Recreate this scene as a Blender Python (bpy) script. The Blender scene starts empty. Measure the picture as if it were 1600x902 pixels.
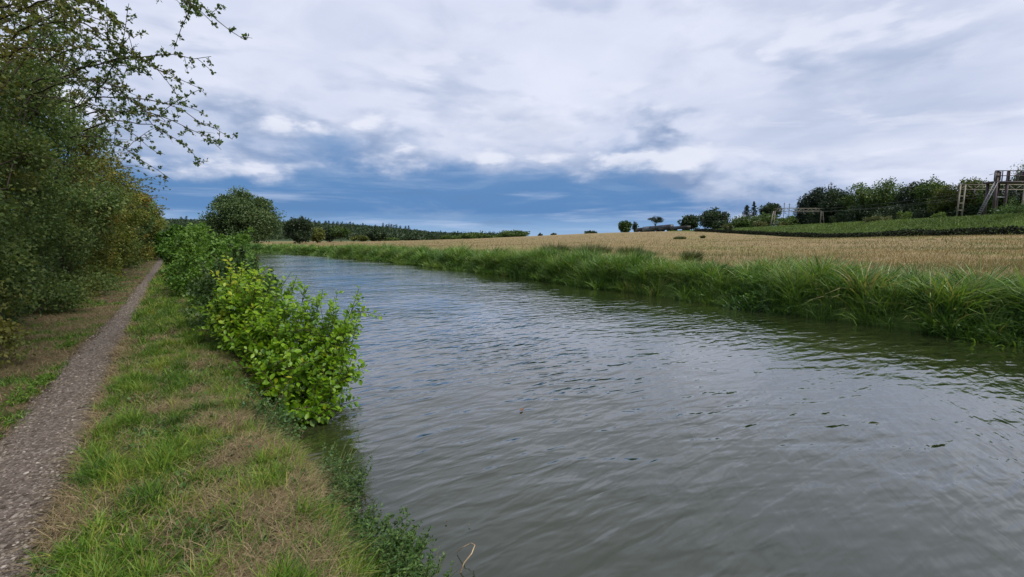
import bpy, math
import numpy as np
from mathutils import Matrix, Vector

# ---------------------------------------------------------------- camera, sky, sun, exposure
scene = bpy.context.scene
COL = scene.collection
FPX, HOR, EYE = 700.0, 374.0, 1.7
PITCH = math.atan((451 - HOR) / FPX)
SUN_AZ, SUN_EL = math.radians(118), math.radians(56)      # azimuth clockwise from +Y

cam_d = bpy.data.cameras.new('camera')
cam_d.sensor_width = 36.0
cam_d.lens = 36.0 * FPX / 1600.0
cam_d.clip_start, cam_d.clip_end = 0.05, 20000.0
cam = bpy.data.objects.new('camera', cam_d)
cam.location = (0, 0, EYE)
cam.rotation_euler = (math.pi / 2 - PITCH, 0, 0)
COL.objects.link(cam)
scene.camera = cam

scene.view_settings.view_transform = 'Standard'
scene.view_settings.look = 'None'
scene.view_settings.gamma = 1.0
scene.view_settings.use_curve_mapping = False
scene.view_settings.exposure = 0.9
scene.cycles.use_denoising = True
scene.cycles.max_bounces = 6
scene.cycles.diffuse_bounces = 3
scene.cycles.transmission_bounces = 3
scene.cycles.transparent_max_bounces = 8
scene.cycles.caustics_reflective = False
scene.cycles.caustics_refractive = False

sun_d = bpy.data.lights.new('sun', 'SUN')
sun_d.energy = 2.6
sun_d.angle = math.radians(30)
sun_d.color = (1.0, 0.955, 0.88)
sun = bpy.data.objects.new('sun', sun_d)
sv = Vector((math.sin(SUN_AZ) * math.cos(SUN_EL), math.cos(SUN_AZ) * math.cos(SUN_EL), math.sin(SUN_EL)))
sun.rotation_euler = sv.to_track_quat('Z', 'Y').to_euler()
sun.location = sv * 60
COL.objects.link(sun)


class NT:
    """small helper to write node trees"""
    def __init__(s, tree):
        s.t = tree
        s.n = tree.nodes
        s.l = tree.links

    def node(s, typ, **kw):
        nd = s.n.new(typ)
        for k, v in kw.items():
            setattr(nd, k, v)
        return nd

    def put(s, sock, v):
        if hasattr(v, 'is_output') or isinstance(v, bpy.types.NodeSocket):
            s.l.new(v, sock)
        elif v is not None:
            sock.default_value = v

    def m(s, op, a, b=None, c=None, clamp=False):
        nd = s.node('ShaderNodeMath', operation=op, use_clamp=clamp)
        for i, v in enumerate((a, b, c)):
            if v is not None:
                s.put(nd.inputs[i], v)
        return nd.outputs[0]

    def ss(s, x, lo, hi, a=0.0, b=1.0):
        nd = s.node('ShaderNodeMapRange', interpolation_type='SMOOTHSTEP')
        s.put(nd.inputs[0], x)
        s.put(nd.inputs[1], lo); s.put(nd.inputs[2], hi)
        s.put(nd.inputs[3], a); s.put(nd.inputs[4], b)
        return nd.outputs[0]

    def mix(s, f, a, b, blend='MIX'):
        nd = s.node('ShaderNodeMix', data_type='RGBA', blend_type=blend)
        s.put(nd.inputs[0], f)
        s.put(nd.inputs[6], a if not isinstance(a, tuple) else (*a, 1)[:4])
        s.put(nd.inputs[7], b if not isinstance(b, tuple) else (*b, 1)[:4])
        return nd.outputs[2]

    def xyz(s, x, y, z):
        nd = s.node('ShaderNodeCombineXYZ')
        for i, v in enumerate((x, y, z)):
            s.put(nd.inputs[i], v)
        return nd.outputs[0]

    def noise(s, vec, scale, detail=4, rough=0.5, lac=2.0, dist=0.0, col=False):
        nd = s.node('ShaderNodeTexNoise')
        s.put(nd.inputs['Vector'], vec)
        s.put(nd.inputs['Scale'], scale)
        s.put(nd.inputs['Detail'], detail)
        s.put(nd.inputs['Roughness'], rough)
        s.put(nd.inputs['Lacunarity'], lac)
        s.put(nd.inputs['Distortion'], dist)
        return nd.outputs[1 if col else 0]

    def ramp(s, f, stops, interp='LINEAR'):
        nd = s.node('ShaderNodeValToRGB')
        cr = nd.color_ramp
        cr.interpolation = interp
        while len(cr.elements) < len(stops):
            cr.elements.new(0.5)
        for e, (p, c) in zip(cr.elements, stops):
            e.position = p
            e.color = (*c, 1)
        s.put(nd.inputs[0], f)
        return nd.outputs[0]


world = bpy.data.worlds.new('World')
scene.world = world
world.use_nodes = True
world.node_tree.nodes.clear()
W = NT(world.node_tree)
tc = W.node('ShaderNodeTexCoord')
sep = W.node('ShaderNodeSeparateXYZ')
W.l.new(tc.outputs['Generated'], sep.inputs[0])
X, Y, Z = sep.outputs
el = W.m('MAXIMUM', Z, 0.0)
az = W.m('ARCTAN2', X, Y)
den = W.m('ADD', el, 0.10)
px = W.m('DIVIDE', X, den)
py = W.m('DIVIDE', Y, den)
plane = W.xyz(px, py, 0.0)
dirs = W.xyz(X, Y, W.m('MULTIPLY', Z, 2.3))
sky = W.node('ShaderNodeTexSky', sky_type='NISHITA')
sky.sun_disc = False
sky.sun_elevation = SUN_EL
sky.sun_rotation = SUN_AZ
sky.air_density, sky.dust_density = 1.0, 0.6
clear = W.mix(1.0, sky.outputs[0], (0.10, 0.10, 0.10), 'MULTIPLY')
n_big = W.noise(plane, 0.55, 6, 0.50, dist=0.3)
n_mid = W.noise(dirs, 3.1, 8, 0.58, dist=0.25)
n_puff = W.noise(dirs, 7.5, 7, 0.55, dist=0.2)
streak = W.noise(W.xyz(W.m('MULTIPLY', az, 3.0), W.m('MULTIPLY', el, 34.0), 3.7), 1.0, 6, 0.55)
# rain bank low down: blue grey, paler at the horizon
low = W.ramp(W.m('MULTIPLY', el, 4.0), [(0.0, (0.27, 0.42, 0.63)), (0.10, (0.18, 0.330, 0.57)), (0.24, (0.060, 0.178, 0.415)),
                                        (0.50, (0.085, 0.200, 0.42)), (1.0, (0.20, 0.30, 0.50))])
fold = W.noise(W.xyz(W.m('MULTIPLY', az, 2.2), W.m('MULTIPLY', el, 11.0), 1.3), 1.6, 7, 0.6, dist=0.4)
low = W.mix(W.m('MULTIPLY', W.ss(fold, 0.48, 0.72), 0.55), low, (0.215, 0.325, 0.525))
low = W.mix(W.m('MULTIPLY', W.ss(fold, 0.48, 0.30), 0.35), low, (0.080, 0.165, 0.335))
low = W.mix(0.08, low, clear)
low = W.mix(W.m('MULTIPLY', W.ss(streak, 0.50, 0.74), W.ss(el, 0.02, 0.17, 0.75, 0.22)), low, (0.43, 0.51, 0.68))
# upper sheet: bright lavender white with grey folds
sheet = W.ramp(n_big, [(0.26, (0.40, 0.465, 0.62)), (0.40, (0.52, 0.57, 0.715)), (0.52, (0.60, 0.64, 0.775)), (0.68, (0.67, 0.70, 0.815))])
sheet = W.mix(W.m('MULTIPLY', W.ss(n_mid, 0.50, 0.70), 0.50), sheet, (0.37, 0.43, 0.58))
sheet = W.mix(W.m('MULTIPLY', W.ss(W.noise(plane, 2.2, 6, 0.55, dist=0.6), 0.48, 0.72), 0.45), sheet, (0.71, 0.73, 0.835))
# edge between bank and sheet, lumpy, lower towards +X
edge = W.m('ADD', el, W.m('MULTIPLY', W.m('SUBTRACT', n_mid, 0.5), 0.26))
edge = W.m('ADD', edge, W.m('MULTIPLY', W.m('SUBTRACT', n_puff, 0.5), 0.11))
edge = W.m('ADD', edge, W.m('MULTIPLY', W.m('MAXIMUM', W.m('SUBTRACT', X, 0.22), 0.0), 0.30))
cover = W.ss(edge, 0.125, 0.235)
# cumulus along that edge: grey bases, pale rims
skyc = W.mix(cover, low, sheet)
def puffs(scale, zs, lo, hi, seed):
    """cumulus: mask and top light from the same noise sampled a little higher up"""
    p1 = W.xyz(X, W.m('ADD', Y, seed), W.m('MULTIPLY', Z, zs))
    p2 = W.xyz(X, W.m('ADD', Y, seed), W.m('MULTIPLY_ADD', Z, zs, 0.55 / scale))
    a_, b_ = W.noise(p1, scale, 6, 0.50, dist=0.12), W.noise(p2, scale, 6, 0.50, dist=0.12)
    mask = W.ss(a_, lo - 0.02, hi + 0.03)
    lit = W.ss(W.m('SUBTRACT', a_, b_), -0.10, 0.16)
    return mask, W.ramp(lit, [(0.0, (0.165, 0.25, 0.425)), (0.42, (0.30, 0.375, 0.535)), (0.78, (0.46, 0.515, 0.66)), (1.0, (0.68, 0.705, 0.80))])
m1, c1 = puffs(5.2, 2.4, 0.47, 0.56, 2.0)
band1 = W.m('MULTIPLY', W.ss(edge, 0.105, 0.17), W.ss(edge, 0.22, 0.31, 1.0, 0.0))
band1 = W.m('MULTIPLY', band1, W.ss(X, 0.35, 0.60, 1.0, 0.35))
skyc = W.mix(W.m('MULTIPLY', W.m('MULTIPLY', m1, band1), 0.88), skyc, c1)
m2, c2 = puffs(3.4, 3.2, 0.52, 0.60, 7.0)
skyc = W.mix(W.m('MULTIPLY', W.m('MULTIPLY', m2, W.ss(el, 0.20, 0.30)), W.ss(el, 0.34, 0.55, 0.50, 0.15)), skyc, c2)
bg = W.node('ShaderNodeBackground')
W.l.new(skyc, bg.inputs[0])
bg.inputs[1].default_value = 0.645
wo = W.node('ShaderNodeOutputWorld')
W.l.new(bg.outputs[0], wo.inputs[0])

# ---------------------------------------------------------------- places
CA = math.atan(-542 / FPX / math.cos(PITCH))
DS = np.array([math.sin(CA), math.cos(CA)])         # along the canal
DT = np.array([DS[1], -DS[0]])                      # across it, towards the field
WATER = -0.40


def xy(s, t):
    s, t = np.asarray(s, float), np.asarray(t, float)
    return s * DS[0] + t * DT[0], s * DS[1] + t * DT[1]


def to_st(x, y):
    return x * DS[0] + y * DS[1], x * DT[0] + y * DT[1]


def interp(x, pts):
    a = np.array(pts, float)
    return np.interp(x, a[:, 0], a[:, 1])


def t_near(s):
    return interp(s, [(-40, 0.8), (1.0, 0.80), (2.5, .84), (3.4, .93), (3.8, .94), (4.3, .84), (5.6, .80), (6.6, .90), (8, 1.0), (10, 1.0), (24, 1.2), (45, 1.8), (65, 1.5), (80, -1.5), (95, -9), (120, -30), (160, -75)])


def t_far(s):
    return interp(s, [(-40, 12.6), (-10, 13.0), (0.6, 13.4), (5.6, 13.9), (10.7, 14.6), (14, 14.8), (20.4, 15.8), (28, 16.2), (41, 16.5), (60, 15.8), (71, 14.2), (84, 12.9), (94, 9.0), (104, 0), (125, -20), (165, -62)])


def t_path_r(s):
    return interp(s, [(-20, -0.6), (3, -0.66), (9, -0.66), (12.6, -0.60), (23, -0.45), (45, 0.12), (70, 0.3), (85, -2), (100, -9)])


def t_path_l(s):
    return interp(s, [(-20, -1.14), (3, -1.15), (7, -1.15), (9.4, -1.09), (13.6, -0.90), (23, -0.70), (45, -0.30), (70, -0.2), (85, -2.6), (100, -9.6)])


def t_hedge(s):
    return interp(s, [(-20, -1.95), (9, -1.95), (17, -1.82), (28, -1.6), (59, -0.75), (75, -0.7), (90, -4), (105, -12)])


_r = np.random.default_rng(5)
_LAT = _r.random((256, 256))


def vnoise(x, y, scale=1.0, octaves=1):
    x, y = np.asarray(x, float) * scale, np.asarray(y, float) * scale
    tot, amp, nrm = 0.0, 1.0, 0.0
    for o in range(octaves):
        xi, yi = np.floor(x).astype(int), np.floor(y).astype(int)
        fx, fy = x - xi, y - yi
        fx, fy = fx * fx * (3 - 2 * fx), fy * fy * (3 - 2 * fy)
        a = _LAT[xi & 255, yi & 255]; b = _LAT[(xi + 1) & 255, yi & 255]
        c = _LAT[xi & 255, (yi + 1) & 255]; d = _LAT[(xi + 1) & 255, (yi + 1) & 255]
        tot = tot + amp * ((a * (1 - fx) + b * fx) * (1 - fy) + (c * (1 - fx) + d * fx) * fy)
        nrm += amp
        amp *= 0.5
        x, y = x * 2.03 + 17.3, y * 2.03 + 5.1
    return tot / nrm


def sstep(x, a, b):
    k = np.clip((x - a) / (b - a), 0, 1)
    return k * k * (3 - 2 * k)


# thin plate surface through the heights of the field
_cp = np.array([(-60, 150, .25), (-120, 160, .2), (-40, 60, .3), (7, 170, 1.9), (7, 90, .75), (30, 60, .7), (54, 250, 5.3), (86, 245, 5.9), (81, 185, 4.6),
                (82, 115, 2.0), (80, 70, 2.5), (78, 30, 1.6), (20, 25, .42), (5, 30, .35), (12, 10, .38), (40, 10, .9), (-200, 300, .0), (20, 330, 3.2),
                (-60, 330, .6), (120, 330, 7.5), (-25, 90, .3), (43, 150, 2.6), (60, 90, 1.7), (45, 40, .9)], float)


def _tps_fit(c):
    d = np.hypot(c[:, None, 0] - c[None, :, 0], c[:, None, 1] - c[None, :, 1]) / 100
    K = np.where(d > 0, d * d * np.log(np.maximum(d, 1e-9)), 0) + np.eye(len(c)) * 0.01
    P = np.c_[np.ones(len(c)), c[:, :2] / 100]
    A = np.block([[K, P], [P.T, np.zeros((3, 3))]])
    return np.linalg.solve(A, np.r_[c[:, 2], 0, 0, 0])


_tw = _tps_fit(_cp)


def tps(x, y):
    x, y = np.asarray(x, float), np.asarray(y, float)
    out = _tw[-3] + _tw[-2] * x / 100 + _tw[-1] * y / 100
    for w, c in zip(_tw, _cp):
        d2 = ((x - c[0]) ** 2 + (y - c[1]) ** 2) / 1e4
        out = out + w * 0.5 * d2 * np.log(np.maximum(d2, 1e-12))
    return out


def emb_base(y):
    return interp(y, [(-200, 70), (0, 78), (70, 80), (115, 81), (190, 82), (250, 88), (400, 95)])


def ground_z(x, y, detail=True):
    x, y = np.asarray(x, float), np.asarray(y, float)
    s, t = to_st(x, y)
    tn, tf = t_near(s), t_far(s)
    # near bank
    zn = -0.02 + 0.16 * sstep(t_hedge(s) - t, -0.3, 2.0)
    zn = zn + 0.05 * sstep(t, t_path_r(s), t_path_r(s) + 0.35) * sstep(tn - t, 0.15, 0.6)
    zn = zn - 1.2 * sstep(t, tn - 0.30, tn + 0.45)
    # far side
    r = np.hypot(x, y)
    zf = np.clip(tps(np.clip(x, -260, 200), np.clip(y, -40, 420)), 0.1, 9.0)
    d = t - tf
    zb = -1.2 + 1.35 * sstep(d, -0.6, 0.7) + 0.25 * sstep(d, 0.5, 2.4)
    k = sstep(d, 1.0, 7.0)
    zfar = zb * (1 - k) + zf * k
    # railway bank
    eb = emb_base(y)
    top = 5.9
    e = sstep(x, eb, eb + 8.0)
    zfar = np.where(x > eb - 1, zfar * (1 - e) + np.maximum(top, zfar) * e, zfar)
    z = np.where(t < 0.5 * (tn + tf), zn, zfar)
    # far country
    fade = sstep(r, 420, 620)
    z = z * (1 - fade * (t > tf)) 
    u = 800 + FPX * x / np.maximum(y, 1e-3)
    hz = interp(u, [(-400, 30), (200, 34), (285, 33), (400, 29), (520, 25), (600, 18), (680, 7.5), (760, 0.5), (900, 0), (1600, 0)])
    z = z + np.where(y > 0, hz * sstep(y, 430, 900), 0)
    if detail:
        z = z + np.where(r < 60, (vnoise(x, y, 1.7, 2) - 0.5) * 0.05 * (t < tn), 0)
        z = z + (t > tf + 2) * (vnoise(x, y, 0.12, 3) - 0.5) * 0.25 * sstep(r, 10, 40)
    return z


def ray(u, v):
    cp, sp = math.cos(PITCH), math.sin(PITCH)
    a, b = (u - 800) / FPX, (451 - v) / FPX
    return np.array([a, cp + b * sp, -sp + b * cp])


def at(u, v, y):
    d = ray(u, v)
    return d * (y / d[1]) + np.array([0, 0, EYE])


def base_at(u, y):
    x = (u - 800) / FPX * y / (math.cos(PITCH))
    x = (u - 800) / FPX * y * math.cos(PITCH) + 0 * x
    return np.array([x, y, float(ground_z(x, y, False))])


# ---------------------------------------------------------------- mesh helpers
class MB:
    def __init__(s):
        s.V, s.L, s.S, s.R, s.n = [], [], [], [], 0

    def add(s, V, F, rnd=0.5):
        V = np.asarray(V, float).reshape(-1, 3)
        F = np.asarray(F, int)
        s.V.append(V)
        s.L.append((F + s.n).ravel())
        s.S.append(np.full(len(F), F.shape[1]))
        s.R.append(np.broadcast_to(np.asarray(rnd, float), (len(F),)))
        s.n += len(V)

    def build(s, name, mat, parent=None, smooth=False):
        me = bpy.data.meshes.new(name)
        V = np.concatenate(s.V); L = np.concatenate(s.L); S = np.concatenate(s.S); R = np.concatenate(s.R)
        me.vertices.add(len(V)); me.vertices.foreach_set('co', V.astype(np.float32).ravel())
        me.loops.add(len(L)); me.loops.foreach_set('vertex_index', L.astype(np.int32))
        me.polygons.add(len(S))
        me.polygons.foreach_set('loop_start', np.r_[0, np.cumsum(S)[:-1]].astype(np.int32))
        if smooth:
            me.polygons.foreach_set('use_smooth', np.ones(len(S), bool))
        a = me.attributes.new('rnd', 'FLOAT', 'FACE')
        a.data.foreach_set('value', R.astype(np.float32))
        me.update(calc_edges=True)
        me.materials.append(mat)
        o = bpy.data.objects.new(name, me)
        COL.objects.link(o)
        if parent is not None:
            o.parent = parent
        return o


def unit(a):
    return a / np.maximum(np.linalg.norm(a, axis=-1, keepdims=True), 1e-9)


def leaves(mb, P, D, L, Wd, rnd, rng, fold=0.25, flat=0.0):
    """pointed leaves, one folded quad each"""
    n = len(P)
    D = unit(D)
    N = rng.normal(size=(n, 3)); N[:, 2] += flat
    S = unit(np.cross(D, N))
    N = np.cross(S, D)
    L = np.broadcast_to(L, (n,))[:, None]; Wd = np.broadcast_to(Wd, (n,))[:, None]
    V = np.empty((n, 4, 3))
    V[:, 0] = P
    V[:, 1] = P + D * L * .5 + S * Wd * .5 + N * Wd * fold
    V[:, 2] = P + D * L
    V[:, 3] = P + D * L * .5 - S * Wd * .5 + N * Wd * fold
    mb.add(V, np.arange(4 * n).reshape(n, 4), rnd)


def blades(mb, P, H, Wd, lean, bend, rnd, rng, segs=2, taper=0.8):
    """grass blades that arch over; lean is a 2D unit vector per blade"""
    n = len(P)
    H = np.broadcast_to(H, (n,)); Wd = np.broadcast_to(Wd, (n,)); bend = np.broadcast_to(bend, (n,))
    a = rng.uniform(0, math.tau, n)
    side = np.stack([np.cos(a), np.sin(a), np.zeros(n)], 1)
    ld = np.c_[lean, np.zeros(n)]
    pts = []
    for k in range(segs + 1):
        q = k / segs
        c = P + ld * (H * bend * q ** 1.8)[:, None]
        c[:, 2] += H * (q - 0.55 * np.minimum(bend, 1.3) * q * q)
        pts.append(c)
    V = np.empty((n, 2 * segs + 1, 3))
    for k in range(segs):
        w = (Wd * (1 - taper * k / segs) * 0.5)[:, None]
        V[:, 2 * k] = pts[k] - side * w
        V[:, 2 * k + 1] = pts[k] + side * w
    V[:, -1] = pts[-1]
    base = (np.arange(n) * (2 * segs + 1))[:, None]
    mb_n = mb.n
    V = V.reshape(-1, 3)
    F = [base + np.array([[2 * k, 2 * k + 1, 2 * k + 3, 2 * k + 2]]) for k in range(segs - 1)]
    F = np.concatenate(F) if F else None
    T = base + np.array([[2 * segs - 2, 2 * segs - 1, 2 * segs]])
    rnd = np.broadcast_to(rnd, (n,))
    if F is not None:
        mb.V.append(V)
        mb.L.append((F + mb_n).ravel()); mb.S.append(np.full(len(F), 4)); mb.R.append(np.tile(rnd, segs - 1))
        mb.L.append((T + mb_n).ravel()); mb.S.append(np.full(n, 3)); mb.R.append(rnd)
        mb.n += len(V)
    else:
        mb.add(V, T, rnd)


def tube(mb, pts, rad, sides=6, rnd=0.5, cap=True):
    pts = np.asarray(pts, float); n = len(pts)
    rad = np.broadcast_to(rad, (n,))
    tan = unit(np.gradient(pts, axis=0))
    ref = np.array([0, 0, 1.0]) if abs(tan[0][2]) < 0.9 else np.array([1.0, 0, 0])
    A = unit(np.cross(tan, ref)); B = np.cross(tan, A)
    th = np.arange(sides) / sides * math.tau
    ring = pts[:, None] + rad[:, None, None] * (A[:, None] * np.cos(th)[None, :, None] + B[:, None] * np.sin(th)[None, :, None])
    i = np.arange(n - 1)[:, None] * sides; j = np.arange(sides)[None]; j2 = (j + 1) % sides
    F = np.stack([i + j, i + j2, i + sides + j2, i + sides + j], -1).reshape(-1, 4)
    mb.add(ring.reshape(-1, 3), F, rnd)
    if cap:
        for r0 in (0, n - 1):
            idx = np.arange(sides)[None] if r0 else np.arange(sides)[None, ::-1]
            mb.add(ring[r0], idx, rnd)


def bar(mb, a, b, w, d=None, rnd=0.5, up=(0, 0, 1)):
    """square section bar from a to b"""
    a, b = np.array(a, float), np.array(b, float)
    d = w if d is None else d
    t = unit(b - a)
    up = np.array(up, float)
    if abs(t @ up) > 0.95:
        up = np.array([0, 1.0, 0])
    s = unit(np.cross(t, up)); n = np.cross(s, t)
    V = [p + s * sx * w / 2 + n * sn * d / 2 for p in (a, b) for sx, sn in ((-1, -1), (1, -1), (1, 1), (-1, 1))]
    mb.add(V, [(3, 2, 1, 0), (4, 5, 6, 7), (0, 1, 5, 4), (1, 2, 6, 5), (2, 3, 7, 6), (3, 0, 4, 7)], rnd)


def box(mb, c, size, rnd=0.5):
    c, h = np.array(c, float), np.array(size, float) / 2
    V = [c + h * np.array(q) for q in ((-1, -1, -1), (1, -1, -1), (1, 1, -1), (-1, 1, -1), (-1, -1, 1), (1, -1, 1), (1, 1, 1), (-1, 1, 1))]
    mb.add(V, [(3, 2, 1, 0), (4, 5, 6, 7), (0, 1, 5, 4), (1, 2, 6, 5), (2, 3, 7, 6), (3, 0, 4, 7)], rnd)


def lobes_to_leaves(mb, C, Rr, per, size, rng, col0=0.5, colv=0.18, droop=0.0, shell=0.45):
    """leaves spread through ellipsoid lobes, denser to the outside"""
    n = len(C)
    rep = np.repeat(np.arange(n), per)
    m = len(rep)
    d = unit(rng.normal(size=(m, 3)))
    q = rng.random(m) ** shell * rng.uniform(0.8, 1.12, m)
    P = C[rep] + d * q[:, None] * Rr[rep]
    D = d * 0.8 + rng.normal(size=(m, 3)) * 0.7
    D[:, 2] -= droop
    lc = rng.normal(0, 0.12, n)
    L = size * rng.uniform(0.6, 1.3, m)
    leaves(mb, P, D, L, L * rng.uniform(.55, .85, m), np.clip(col0 + lc[rep] + rng.normal(0, colv, m), 0, 1), rng)


def empty(name, loc=(0, 0, 0)):
    o = bpy.data.objects.new(name, None)
    o.location = loc
    o.empty_display_size = 0.2
    COL.objects.link(o)
    return o


def tag(o, label=None, cat=None, group=None, kind=None):
    for k, v in (('label', label), ('category', cat), ('group', group), ('kind', kind)):
        if v:
            o[k] = v
    return o


def keep_world(o, parent):
    """parent a mesh given in world coordinates under an Empty"""
    o.parent = parent
    o.matrix_parent_inverse = Matrix.Translation(-Vector(parent.location))
    return o


# ---------------------------------------------------------------- materials
def new_mat(name):
    m = bpy.data.materials.new(name)
    m.use_nodes = True
    m.node_tree.nodes.clear()
    return m, NT(m.node_tree)


def out(n, sh, disp=None):
    o = n.node('ShaderNodeOutputMaterial')
    n.l.new(sh, o.inputs[0])
    if disp is not None:
        n.l.new(disp, o.inputs[2])


def principled(n, color, rough=0.6, spec=0.3, normal=None, **kw):
    b = n.node('ShaderNodeBsdfPrincipled')
    n.put(b.inputs['Base Color'], (*color, 1) if isinstance(color, tuple) else color)
    n.put(b.inputs['Roughness'], rough)
    n.put(b.inputs['Specular IOR Level'], spec)
    if normal is not None:
        n.l.new(normal, b.inputs['Normal'])
    for k, v in kw.items():
        n.put(b.inputs[k], v)
    return b.outputs[0]


def attr(n, name='rnd', vec=False):
    a = n.node('ShaderNodeAttribute')
    a.attribute_name = name
    return a.outputs['Vector' if vec else 'Fac']


def leaf_mat(name, stops, trans=0.3, rough=0.5, spec=0.25, tint=None):
    m, n = new_mat(name)
    c = n.ramp(attr(n), stops)
    if tint is not None:                     # broad patches of another leaf colour
        col, scale, lo, hi, amt = tint
        g = n.node('ShaderNodeNewGeometry')
        c = n.mix(n.m('MULTIPLY', n.ss(n.noise(g.outputs['Position'], scale, 3, 0.55), lo, hi), amt), c, col)
    p = principled(n, c, rough, spec)
    tr = n.node('ShaderNodeBsdfTranslucent')
    tcol = n.mix(1.0, c, (1.25, 1.3, 0.6), 'MULTIPLY')
    n.l.new(tcol, tr.inputs[0])
    ms = n.node('ShaderNodeMixShader')
    ms.inputs[0].default_value = trans
    n.l.new(p, ms.inputs[1]); n.l.new(tr.outputs[0], ms.inputs[2])
    out(n, ms.outputs[0])
    return m


def plain_mat(name, stops, rough=0.7, spec=0.2, scale=20.0, bump=0.0, metallic=0.0, vec=None):
    m, n = new_mat(name)
    g = n.node('ShaderNodeNewGeometry')
    no = n.noise(g.outputs['Position'], scale, 5, 0.6)
    c = n.ramp(no, stops)
    nm = None
    if bump:
        b = n.node('ShaderNodeBump')
        b.inputs['Strength'].default_value = 0.6
        b.inputs['Distance'].default_value = bump
        n.l.new(no, b.inputs['Height'])
        nm = b.outputs[0]
    out(n, principled(n, c, rough, spec, nm, Metallic=metallic))
    return m


G = lambda *c: c
M = {}
M['hawthorn'] = leaf_mat('hawthorn leaves', [(0, (0.044, 0.072, 0.028)), (0.45, (0.092, 0.142, 0.046)), (0.8, (0.150, 0.190, 0.062)), (1, (0.22, 0.21, 0.075))], 0.36, spec=0.12, tint=((0.175, 0.145, 0.036), 0.6, 0.50, 0.68, 0.65))
M['hawthorn2'] = leaf_mat('turning hawthorn leaves', [(0, (0.042, 0.062, 0.017)), (0.4, (0.105, 0.135, 0.028)), (0.75, (0.180, 0.185, 0.040)), (1, (0.26, 0.205, 0.05))], 0.3, spec=0.12, tint=((0.235, 0.165, 0.040), 0.5, 0.47, 0.66, 0.60))
M['bramble'] = leaf_mat('bramble leaves', [(0, (0.018, 0.040, 0.013)), (0.5, (0.045, 0.090, 0.022)), (1, (0.09, 0.13, 0.04))], 0.25)
M['alder'] = leaf_mat('alder leaves', [(0, (0.060, 0.145, 0.012)), (0.4, (0.150, 0.280, 0.015)), (0.75, (0.225, 0.355, 0.018)), (1, (0.38, 0.40, 0.02))], 0.48, 0.4, 0.35)
M['shrub'] = leaf_mat('shrub leaves', [(0, (0.030, 0.075, 0.014)), (0.5, (0.070, 0.150, 0.022)), (1, (0.125, 0.215, 0.034))], 0.32, 0.5)
M['weed'] = leaf_mat('weed leaves', [(0, (0.025, 0.060, 0.020)), (0.5, (0.055, 0.115, 0.032)), (1, (0.11, 0.18, 0.045))], 0.3)
M['dock'] = leaf_mat('dock seed heads', [(0, (0.075, 0.032, 0.014)), (0.6, (0.17, 0.075, 0.028)), (1, (0.24, 0.12, 0.05))], 0.15)
M['willow'] = leaf_mat('willow leaves', [(0, (0.026, 0.050, 0.020)), (0.5, (0.062, 0.105, 0.038)), (1, (0.125, 0.170, 0.066))], 0.25)
M['oak'] = leaf_mat('dark tree leaves', [(0, (0.014, 0.028, 0.014)), (0.5, (0.030, 0.052, 0.022)), (1, (0.060, 0.085, 0.034))], 0.2)
M['ash'] = leaf_mat('green tree leaves', [(0, (0.028, 0.054, 0.014)), (0.5, (0.066, 0.112, 0.026)), (1, (0.125, 0.170, 0.042))], 0.25)
M['thicket'] = leaf_mat('dark thicket leaves', [(0, (0.010, 0.014, 0.010)), (0.6, (0.022, 0.028, 0.016)), (1, (0.045, 0.055, 0.025))], 0.1, 0.7, 0.1)
M['lime'] = leaf_mat('yellow green tree leaves', [(0, (0.05, 0.07, 0.018)), (0.5, (0.11, 0.13, 0.03)), (1, (0.18, 0.19, 0.05))], 0.3)
M['pine'] = leaf_mat('conifer needles', [(0, (0.012, 0.024, 0.016)), (0.6, (0.026, 0.046, 0.028)), (1, (0.05, 0.07, 0.04))], 0.1)
M['grass'] = leaf_mat('green grass', [(0, (0.026, 0.066, 0.010)), (0.45, (0.078, 0.162, 0.016)), (0.8, (0.155, 0.235, 0.028)), (1, (0.24, 0.235, 0.05))], 0.3, 0.5)
M['straw'] = leaf_mat('dry straw', [(0, (0.085, 0.060, 0.034)), (0.5, (0.185, 0.140, 0.076)), (1, (0.34, 0.27, 0.155))], 0.15, 0.7)
M['reed'] = leaf_mat('reed blades', [(0, (0.024, 0.062, 0.016)), (0.45, (0.084, 0.170, 0.032)), (0.75, (0.155, 0.250, 0.046)), (0.95, (0.20, 0.25, 0.070)), (1, (0.25, 0.22, 0.10))], 0.3, 0.45, 0.3)
M['fieldgrass'] = leaf_mat('ripe field grass', [(0, (0.118, 0.092, 0.040)), (0.5, (0.215, 0.166, 0.074)), (0.85, (0.29, 0.230, 0.110)), (1, (0.11, 0.13, 0.042))], 0.2, 0.7, tint=((0.105, 0.110, 0.042), 0.09, 0.46, 0.64, 0.85))
M['rush'] = leaf_mat('rush stems', [(0, (0.038, 0.058, 0.020)), (0.6, (0.085, 0.105, 0.036)), (1, (0.16, 0.15, 0.06))], 0.2)
M['embgrass'] = leaf_mat('rough bank grass', [(0, (0.045, 0.075, 0.018)), (0.5, (0.095, 0.150, 0.034)), (1, (0.160, 0.205, 0.060))], 0.25)
M['bark'] = plain_mat('bark', [(0.3, (0.035, 0.027, 0.020)), (0.7, (0.10, 0.082, 0.062))], 0.85, 0.1, 25, 0.01)
M['stem'] = plain_mat('shrub stems', [(0.3, (0.05, 0.040, 0.022)), (0.7, (0.11, 0.09, 0.045))], 0.8, 0.1, 30)
M['greenstem'] = plain_mat('green stems', [(0.3, (0.07, 0.09, 0.03)), (0.7, (0.13, 0.15, 0.06))], 0.7, 0.2, 30)
M['drystem'] = plain_mat('dead stem', [(0.3, (0.22, 0.15, 0.09)), (0.7, (0.40, 0.30, 0.19))], 0.8, 0.1, 30)
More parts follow.
